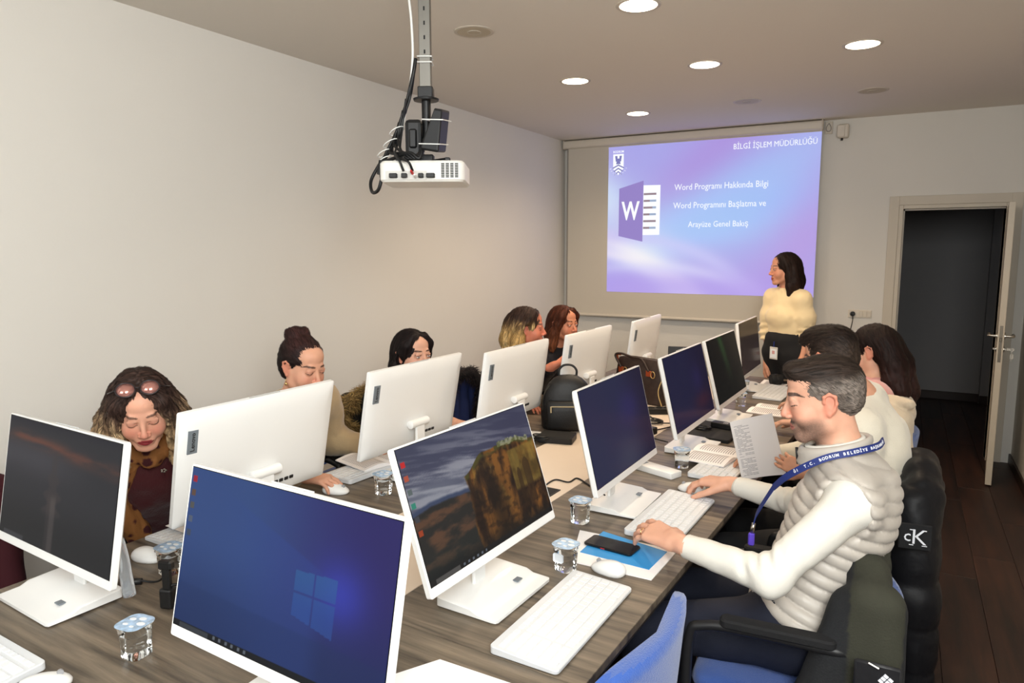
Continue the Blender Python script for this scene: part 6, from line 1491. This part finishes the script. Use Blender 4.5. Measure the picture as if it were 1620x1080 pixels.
# --- woman with straight black hair
def woman_black():
    h = Head((-2.04, 2.70, 1.150), (.90, -.26, -.02), 0, .96)
    neck = V3(-2.12, 2.74, .99); pel = V3(-2.40, 2.78, .57); T = seated(neck, pel, (1, 0), .17); L = legs_down(T, .42, .08)
    arms = {'L': (V3(-2.2, 3.02, .80), V3(-2.0, 2.96, .77)), 'R': (V3(-2.2, 2.56, .80), V3(-2.02, 2.62, .775))}
    hands = {s: dict(X=(1, .1, -.1), N=(0, 0, 1), curls=relax, side=(1 if s == 'R' else -1), sc=.9) for s in 'LR'}
    root, org, R = build_body('b', 'woman with straight black shoulder-length hair seen above a white computer', h, T, arms, L, hands, False, (216, 164, 138), dict(blush=.3, lash=.1), .0032, .005, .015, eyes=dict(look=(-.3, 1, 0)))
    P = hair_cap(h, .010)+face_open(h, .056, -.022, .086, .118, .088)
    for a in (-1, 1): P += world_chain(h, [(a*.035, .04, .095), (a*.068, .035, .055), (a*.076, .012, .0 if a > 0 else .02), (a*.08, -.03, -.06), (a*.082, -.03, -.15), (a*.08, -.03, -.2)], [.02, .022, .020, .034, .036, .025])
    P += world_chain(h, [(0, -.07, .02), (0, -.09, -.08), (0, -.09, -.2)], [.07, .07, .05]); P += [h.E((-.088, .002, -.01), (.026, .016, .03), .004, True)]
    hair_mesh('hair', h, P, .004, root, org, grad_hair((30, 22, 22), (26, 18, 18)), .0022, (150, 150, 7), 12)
    sweater(root, org, T, arms, m_blk, 'jumper', .016, .012, .05, 3); trousers(root, org, T, L, m_blk)
    bm = BM(); cpt = h.w(-.080, .0, -.046)-org; add_lathe(bm, [(.0005, -.005), (.0045, -.003), (.0045, .003), (.0005, .005)], 10, Matrix.Translation(Vector(cpt))); obj('earring', bm, m_gold, root, smooth='all')
woman_black()
# --- woman with blond streaks, turned to her neighbour
def woman_blond():
    h = Head((-1.955, 3.72, 1.185), (.93, .36, -.04), 0, .98)
    neck = V3(-2.03, 3.70, 1.02); pel = V3(-2.30, 3.68, .57); T = seated(neck, pel, (1, .2), .17); L = legs_down(T, .42, .08)
    arms = {'L': (V3(-1.93, 3.78, .84), V3(-1.74, 3.62, .985)), 'R': (V3(-2.1, 3.46, .82), V3(-1.9, 3.50, .775))}
    hands = {'L': dict(X=(.80, .35, .35), N=(.2, -.1, -1), curls=[(.15, .2, .15), (.2, .25, .2), (.3, .3, .2), (.35, .3, .2)], thumb=(.9, .2), side=-1, sc=.95), 'R': dict(X=(1, .1, -.1), N=(0, 0, 1), curls=relax, side=1, sc=.9)}
    root, org, R = build_body('b', 'woman with blond-streaked shoulder-length hair, profile turned to her neighbour, palm raised', h, T, arms, L, hands, False, (206, 128, 100), dict(blush=.5, lash=.2, lip=(180, 84, 76)), .0034, .0036, .014)
    P = hair_cap(h, .012)+face_open(h, .062, -.025, .088, .120, .084)
    for a in (-1, 1): P += world_chain(h, [(a*.04, .035, .09), (a*.075, .01, .055), (a*.078, -.035, .0), (a*.086, -.05, -.08), (a*.085, -.05, -.17)], [.022, .022, .032, .042, .022])
    P += world_chain(h, [(0, -.08, .02), (0, -.10, -.08), (0, -.1, -.17)], [.072, .072, .045]); P += [h.E((-.092, .004, -.008), (.030, .022, .034), .004, True)]
    def cf(L):
        c = grad_hair((56, 40, 34), (188, 152, 96), .07, -.04)(L); k = np.clip((n3(L, (90, 90, 8), 5)-.52)*4*sst(.07, .02, L[:, 2]), 0, 1)[:, None]; return c*(1-k)+np.array([218, 184, 128.])*k
    hair_mesh('hair', h, P, .004, root, org, cf, .003, (130, 130, 8), 15)
    sweater(root, org, T, arms, mat('black_sequin', (16, 18, 26), .35, bump=(600, .8)), 'top', .014, .010, .05, 3); trousers(root, org, T, L, m_blk)
woman_blond()
# --- woman with auburn hair
def woman_auburn():
    h = Head((-1.93, 4.18, 1.165), (.88, -.30, -.03), 0, .96)
    neck = V3(-2.0, 4.22, 1.0); pel = V3(-2.26, 4.26, .57); T = seated(neck, pel, (1, -.05), .17); L = legs_down(T, .42, .08)
    arms = {'L': (V3(-2.08, 4.46, .80), V3(-1.9, 4.42, .775)), 'R': (V3(-1.99, 4.06, .84), V3(-1.80, 4.16, .98))}
    hands = {'L': dict(X=(1, 0, -.1), N=(0, 0, 1), curls=relax, side=-1, sc=.9), 'R': dict(X=(.8, -.35, .35), N=(-.2, -.2, 1), curls=relax, side=1, sc=.92)}
    root, org, R = build_body('b', 'woman with auburn shoulder-length hair seen above a white computer', h, T, arms, L, hands, False, (204, 136, 104), dict(blush=.4, lash=.3), .0036, .004, .014, eyes=dict(look=(-.2, 1, 0), op=.8))
    P = hair_cap(h, .010)+face_open(h, .056, -.022, .086, .118, .088)
    for a in (-1, 1): P += world_chain(h, [(a*.035, .042, .095), (a*.068, .04, .06), (a*.08, .015, .0), (a*.085, -.01, -.06), (a*.09, -.02, -.13), (a*.1, -.01, -.17)], [.02, .022, .026, .036, .036, .018])
    P += world_chain(h, [(0, -.07, .02), (0, -.09, -.08), (0, -.09, -.16)], [.07, .072, .045])
    hair_mesh('hair', h, P, .004, root, org, grad_hair((78, 40, 26), (112, 66, 42)), .003, (130, 130, 8), 17)
    sweater(root, org, T, arms, MATS['black_sequin'], 'top', .014, .010, .05, 3); trousers(root, org, T, L, m_blk)
woman_auburn()
# ================================================================ CHAIRS AND COATS
m_blue = mat('chair_blue_fabric', (42, 78, 150), .9, sheen=.3, bump=(380, .5)); m_frame_b = mat('chair_black_frame', (26, 26, 28), .45)
def chair(label, x, y, rz, back=True, gr='blue meeting chairs', arms=True, bh=.38):
    """local: sitter faces -X"""
    t = thing('meeting_chair', label, 'chair', (x, y, 0), rz, gr)
    bm = BM(); rings = []
    for zz, w, d in ((.415, .40, .40), (.425, .46, .45), (.455, .48, .47), (.475, .46, .45), (.482, .36, .36)):
        rings.append(rrect(d, w, .09, 6, 0, 0, zz))
    loft(bm, rings); obj('seat', bm, m_blue, t, smooth='all')
    if back:
        bm = BM(); rows = []; n = 14
        secs = []
        for i in range(n+1):
            v = i/n; z = .52+bh*v; w = .238*(1-.55*max(0, v-.6)**1.8*1.2)*(1-.35*max(0, .12-v)*3); secs.append((z, w, .225+.05*v))
        for z, w, xo in secs:
            ring = []
            m_ = 14; e = .5+.5*math.sin(PI*min(1, (z-.52)/.36*.98+.01)); th = .020*(.55+.45*e)
            for j in range(m_+1):
                yv = -w+2*w*j/m_; ring.append(Vector((xo-.055*(yv/.235)**2-th, yv, z)))
            for j in range(m_, -1, -1):
                yv = -w+2*w*j/m_; ring.append(Vector((xo-.055*(yv/.235)**2+th, yv, z)))
            rows.append(ring)
        loft(bm, rows); o = obj('backrest', bm, m_blue, t, smooth=60)
        md = o.modifiers.new('soft', 'SUBSURF'); md.levels = 1; md.render_levels = 1
    for s in (-1, 1):
        bm = BM(); add_tube(bm, spline([(-.24, s*.25, 0), (-.235, s*.25, .3), (-.23, s*.25, .60), (-.19, s*.25, .655), (-.05, s*.25, .665), (.16, s*.25, .66)] if arms else [(-.2, s*.22, 0), (-.2, s*.22, .2), (-.2, s*.22, .41)], 6), .014, 10); obj('front_leg', bm, m_frame_b, t, smooth='all')
        bm = BM(); add_tube(bm, [(.24, s*.23, 0), (.20, s*.23, .40), (.22, s*.21, .62)], .013, 10); obj('rear_leg', bm, m_frame_b, t, smooth='all')
        if arms:
            bm = BM(); add_plate(bm, .28, .045, .668, .692, .018, .005, 5, -.01, s*.25); obj('armrest', bm, m_blk, t, smooth=40)
    bm = BM(); add_tube(bm, [(-.2, -.24, .405), (-.2, .24, .405)], .011, 8); add_tube(bm, [(.19, -.23, .405), (.19, .23, .405)], .011, 8); add_tube(bm, [(-.2, -.2, .405), (.19, -.2, .405)], .011, 8); add_tube(bm, [(-.2, .2, .405), (.19, .2, .405)], .011, 8); obj('seat_frame', bm, m_frame_b, t, smooth='all')
    return t
chair('empty blue fabric chair at the nearest part of the right desk', -.625, 1.235, D(-4), arms=False, bh=.42)
chair('blue chair with black armrests under the man in the quilted vest', -.24, 2.06, D(4), bh=.20)
chair('blue chair under the dark-haired man holding the sheet', -.13, 2.78, D(0), bh=.33)
chair('blue chair under the woman in the pink jumper', -.19, 3.58, D(0), bh=.33)
chair('blue chair of the woman with sunglasses', -2.50, 1.62, D(150), gr='blue meeting chairs', bh=.26)
chair('blue chair of the woman with the bun', -2.50, 2.17, D(178), bh=.26)
chair('blue chair of the woman with straight black hair', -2.44, 2.79, D(180), bh=.26)
chair('blue chair of the woman with blond-streaked hair', -2.32, 3.68, D(188), bh=.26)
chair('blue chair of the woman with auburn hair', -2.30, 4.26, D(178), bh=.26)
# coats over chair backs
def coat(label, cat, name, m, x, y, z0, z1, w, d, rz=0, puff=0, seed=1, col=None, res=.010, extra=()):
    """a coat hung over a chair back: two fronts folded over a ridge, slightly hollow"""
    t = thing(name, label, cat, (x, y, 0)); org = V3(x, y, 0); c, s = math.cos(rz), math.sin(rz)
    def W_(a, b, z): return V3(x+c*a-s*b, y+s*a+c*b, z)
    P = []
    for a, q in ((-d*.55, .62), (d*.55, 1)):
        zb = z1-(z1-z0)*q
        for b in np.linspace(-w/2, w/2, 5): P.append(seg(W_(a*.35, b*.86, z1-.05), W_(a, b, zb+.04), .038+puff, .034+puff*.6, .03))
    for b in (-1, 1): P.append(seg(W_(0, b*w*.40, z1-.045), W_(0, b*w*.2, z1-.02), .04+puff, .045+puff, .03))
    P.append(seg(W_(0, -w*.2, z1-.02), W_(0, w*.2, z1-.02), .045+puff, .045+puff, .03))
    for e in extra: P.append(seg(W_(*e[0]), W_(*e[1]), e[2], e[3], .02))
    v, q = surf(P, res); n = vnormals(v, q); v = folds(v, n, .007, (10, 10, 7), seed, .3)
    if puff: 
        ph = np.abs(np.sin(PI*(v[:, 2]+.01*(n3(v, (9, 9, 9), 2)-.5))/.15))**.5; v = v+n*(.010*(ph-.6)+.004*(n3(v, (34, 34, 34), 8)-.5))[:, None]
    npmesh('shell', v, q, m, t, org, col(v) if col else None)
    return t, W_
m_puff = mat('black_puffer', (20, 20, 23), .5, bump=(40, .35), spec=.25); m_olive = mat('olive_fleece', (62, 62, 48), .95, sheen=.3, bump=(200, .4)); m_shellb = mat('black_shell', (26, 26, 29), .5, bump=(60, .3))
t, W_ = coat('black puffer jacket with white letters on the sleeve, hung on the chair back', 'jacket', 'puffer_jacket', m_puff, .085, 2.74, .20, .91, .42, .07, 0, .012, 3, extra=[((-.02, -.20, .84), (.0, -.235, .55), .07, .075), ((.0, -.235, .55), (.02, -.22, .22), .075, .05)])
# sleeve patch and letters facing the room's near end
pp = V3(.075, 2.408, .775)
bm = BM(); add_box(bm, (-.045, -.004, -.04), (.045, .004, .04), .003, frame((1, .12, 0), (0, .05, 1), Vector(pp-V3(.085, 2.74, 0))) @ Matrix.Rotation(-PI/2, 4, 'X')); patch = obj('sleeve_patch', bm, m_blk, t)
Fm = frame((1, .12, 0), (0, .05, 1), Vector(pp-V3(.085, 2.74, 0)+V3(0, -.006, 0)))
text('letter', 'K', .066, m_lt, t, Fm @ Matrix.Translation((.010, 0, 0)), extrude=.0008, bold=-.0002)
text('letter', 'c', .050, m_lt, t, Fm @ Matrix.Translation((-.021, .002, 0)), extrude=.0008)
bm = BM()
for (x, z, w) in ((-.0095, .0235, .012), (-.0095, -.0235, .012), (.024, .0235, .012), (.026, -.0235, .014)): add_box(bm, (x-w/2, z-.0012, 0), (x+w/2, z+.0012, .0012), 0, Fm)
o = obj('letter_serifs', bm, m_lt, t); o['kind'] = 'stuff'
t, W_ = coat('olive and black fleece jacket hung over the vest man\'s chair back', 'jacket', 'fleece_jacket', mat('fleece_mix', (62, 62, 48), .9, attr=True, bump=(200, .35)), -.04, 2.06, .12, .84, .47, .075, D(4), 0, 5, col=lambda v: np.where(((v[:, 0] > -.07) & (v[:, 0] < .05) | (v[:, 1] > 2.0))[:, None], np.array([50, 50, 39.]), np.array([28, 29, 31.])), extra=[((-.04, -.17, .76), (-.10, -.215, .5), .05, .062), ((-.10, -.215, .5), (-.12, -.22, .2), .062, .05), ((.03, -.20, .78), (.03, -.235, .42), .05, .055), ((.03, -.235, .42), (.03, -.23, .2), .055, .05)])
pk = V3(.0, 1.795, .66)-V3(-.04, 2.06, 0)
bm = BM(); add_box(bm, (-.05, -.006, -.11), (.05, .006, .05), .005, Matrix.Translation(Vector(pk+V3(.0, -.035, -.02)))); obj('chest_pocket', bm, m_shellb, t, smooth=40)
bm = BM()
for i in range(2):
    for j in range(3): add_box(bm, (-.012+.012*i, -.0015, -.012+.009*j), (-.002+.012*i, .0015, -.005+.009*j), .0004, Matrix.Translation(Vector(pk+V3(.018, -.0425, -.005))) @ Matrix.Rotation(.6, 4, 'Y'))
lg = obj('diamond_logo', bm, m_lt, t); lg['label'] = 'small white diamond logo'
bm = BM(); add_tube(bm, [pk+V3(-.02, -.043, .03), pk+V3(.002, -.043, .022)], .0025, 6); obj('zip_pull', bm, m_steel, t)
coat('beige coat with a wide collar hung on the pink-jumper woman\'s chair back', 'coat', 'coat', m_beige, .02, 3.52, .42, .97, .40, .06, 0, 0, 7, extra=[((-.05, -.15, .95), (.02, -.2, .72), .05, .06), ((-.06, -.10, 1.0), (.03, -.16, 1.0), .025, .02), ((.02, -.2, .72), (.03, -.19, .48), .06, .05)])
t, W_ = coat('dark olive coat with a fluffy brown fur collar on a chair beside the bun-haired woman', 'coat', 'fur_collar_coat', mat('dark_olive_coat', (44, 40, 34), .9, bump=(120, .4)), -2.34, 2.62, .45, .93, .34, .06, D(12), 0, 9)
m_fur = mat('fur_brown', (128, 104, 62), .9, attr=True)
def fur(parent, org, pts, r, c1, c2, n=1500, seed=3, length=.035):
    rnd = random.Random(seed); P = [seg(pts[i], pts[i+1], r, r, .01) for i in range(len(pts)-1)]; v, q = surf(P, .008); nn = vnormals(v, q)
    base = npmesh('fur_collar', v, q, m_fur, parent, org, np.tile(np.array(c1, float)*.7, (len(v), 1)))
    vs, fs, cs = [], [], []
    for _ in range(n):
        i = rnd.randrange(len(v)); p = v[i]-org; d = nn[i]+np.array([rnd.uniform(-.7, .7), rnd.uniform(-.7, .7), rnd.uniform(-.9, .3)]); d /= np.linalg.norm(d); s = np.cross(d, (rnd.random(), rnd.random(), rnd.random())); s /= np.linalg.norm(s)+1e-9
        L_ = length*rnd.uniform(.6, 1.3); w = .0016; k = len(vs); vs += [p-s*w, p+s*w, p+d*L_*.6+s*w*.7+(0, 0, -.004), p+d*L_*.6-s*w*.7+(0, 0, -.004), p+d*L_+(0, 0, -.012)]
        fs += [(k, k+1, k+2, k+3), (k+3, k+2, k+4)]; t_ = rnd.random(); c = [c1[j]*(1-t_)+c2[j]*t_ for j in range(3)]; cs += [c]*5
    me = bpy.data.meshes.new('fur_strands'); me.from_pydata([tuple(p) for p in vs], [], fs); me.materials.append(m_fur)
    c = np.array(cs)/255; c = np.where(c <= .04045, c/12.92, ((c+.055)/1.055)**2.4); a = me.color_attributes.new('Col', 'FLOAT_COLOR', 'POINT'); a.data.foreach_set('color', np.concatenate([c, np.ones((len(c), 1))], 1).astype(F32).ravel())
    o = bpy.data.objects.new('fur_strands', me); COL.objects.link(o); o.parent = base; o['kind'] = 'stuff'
fur(t, V3(-2.34, 2.62, 0), [V3(-2.26, 2.66, .975), V3(-2.25, 2.58, .965), V3(-2.25, 2.46, .935), V3(-2.25, 2.39, .885), V3(-2.24, 2.44, .82), V3(-2.22, 2.52, .77), V3(-2.22, 2.50, .71)], .030, (138, 110, 62), (186, 156, 100), 3200)
bm = BM(); add_box(bm, (-.012, -.03, -.05), (.012, .03, .05), .006, Matrix.Translation((.19, -.02, .83))); obj('red_lining', bm, mat('red_patch', (176, 34, 26), .6), t)
t, W_ = coat('dark blue parka with dark fur edge on a chair between two white computers', 'coat', 'parka', mat('parka_blue', (30, 44, 92), .8, bump=(90, .3)), -2.22, 3.28, .40, .93, .36, .06, D(-8), 0, 12)
fur(t, V3(-2.22, 3.28, 0), [V3(-2.16, 3.12, .70), V3(-2.13, 3.12, .86), V3(-2.15, 3.22, .965), V3(-2.13, 3.36, .955), V3(-2.10, 3.44, .86), V3(-2.12, 3.42, .70)], .032, (30, 24, 26), (52, 42, 44), 2200, 5, .028)
coat('dark maroon coat edge at the left border of the photo', 'coat', 'coat', mat('maroon_dark', (60, 14, 22), .9), -2.70, 1.09, .4, .90, .24, .05, D(-30), 0, 15)
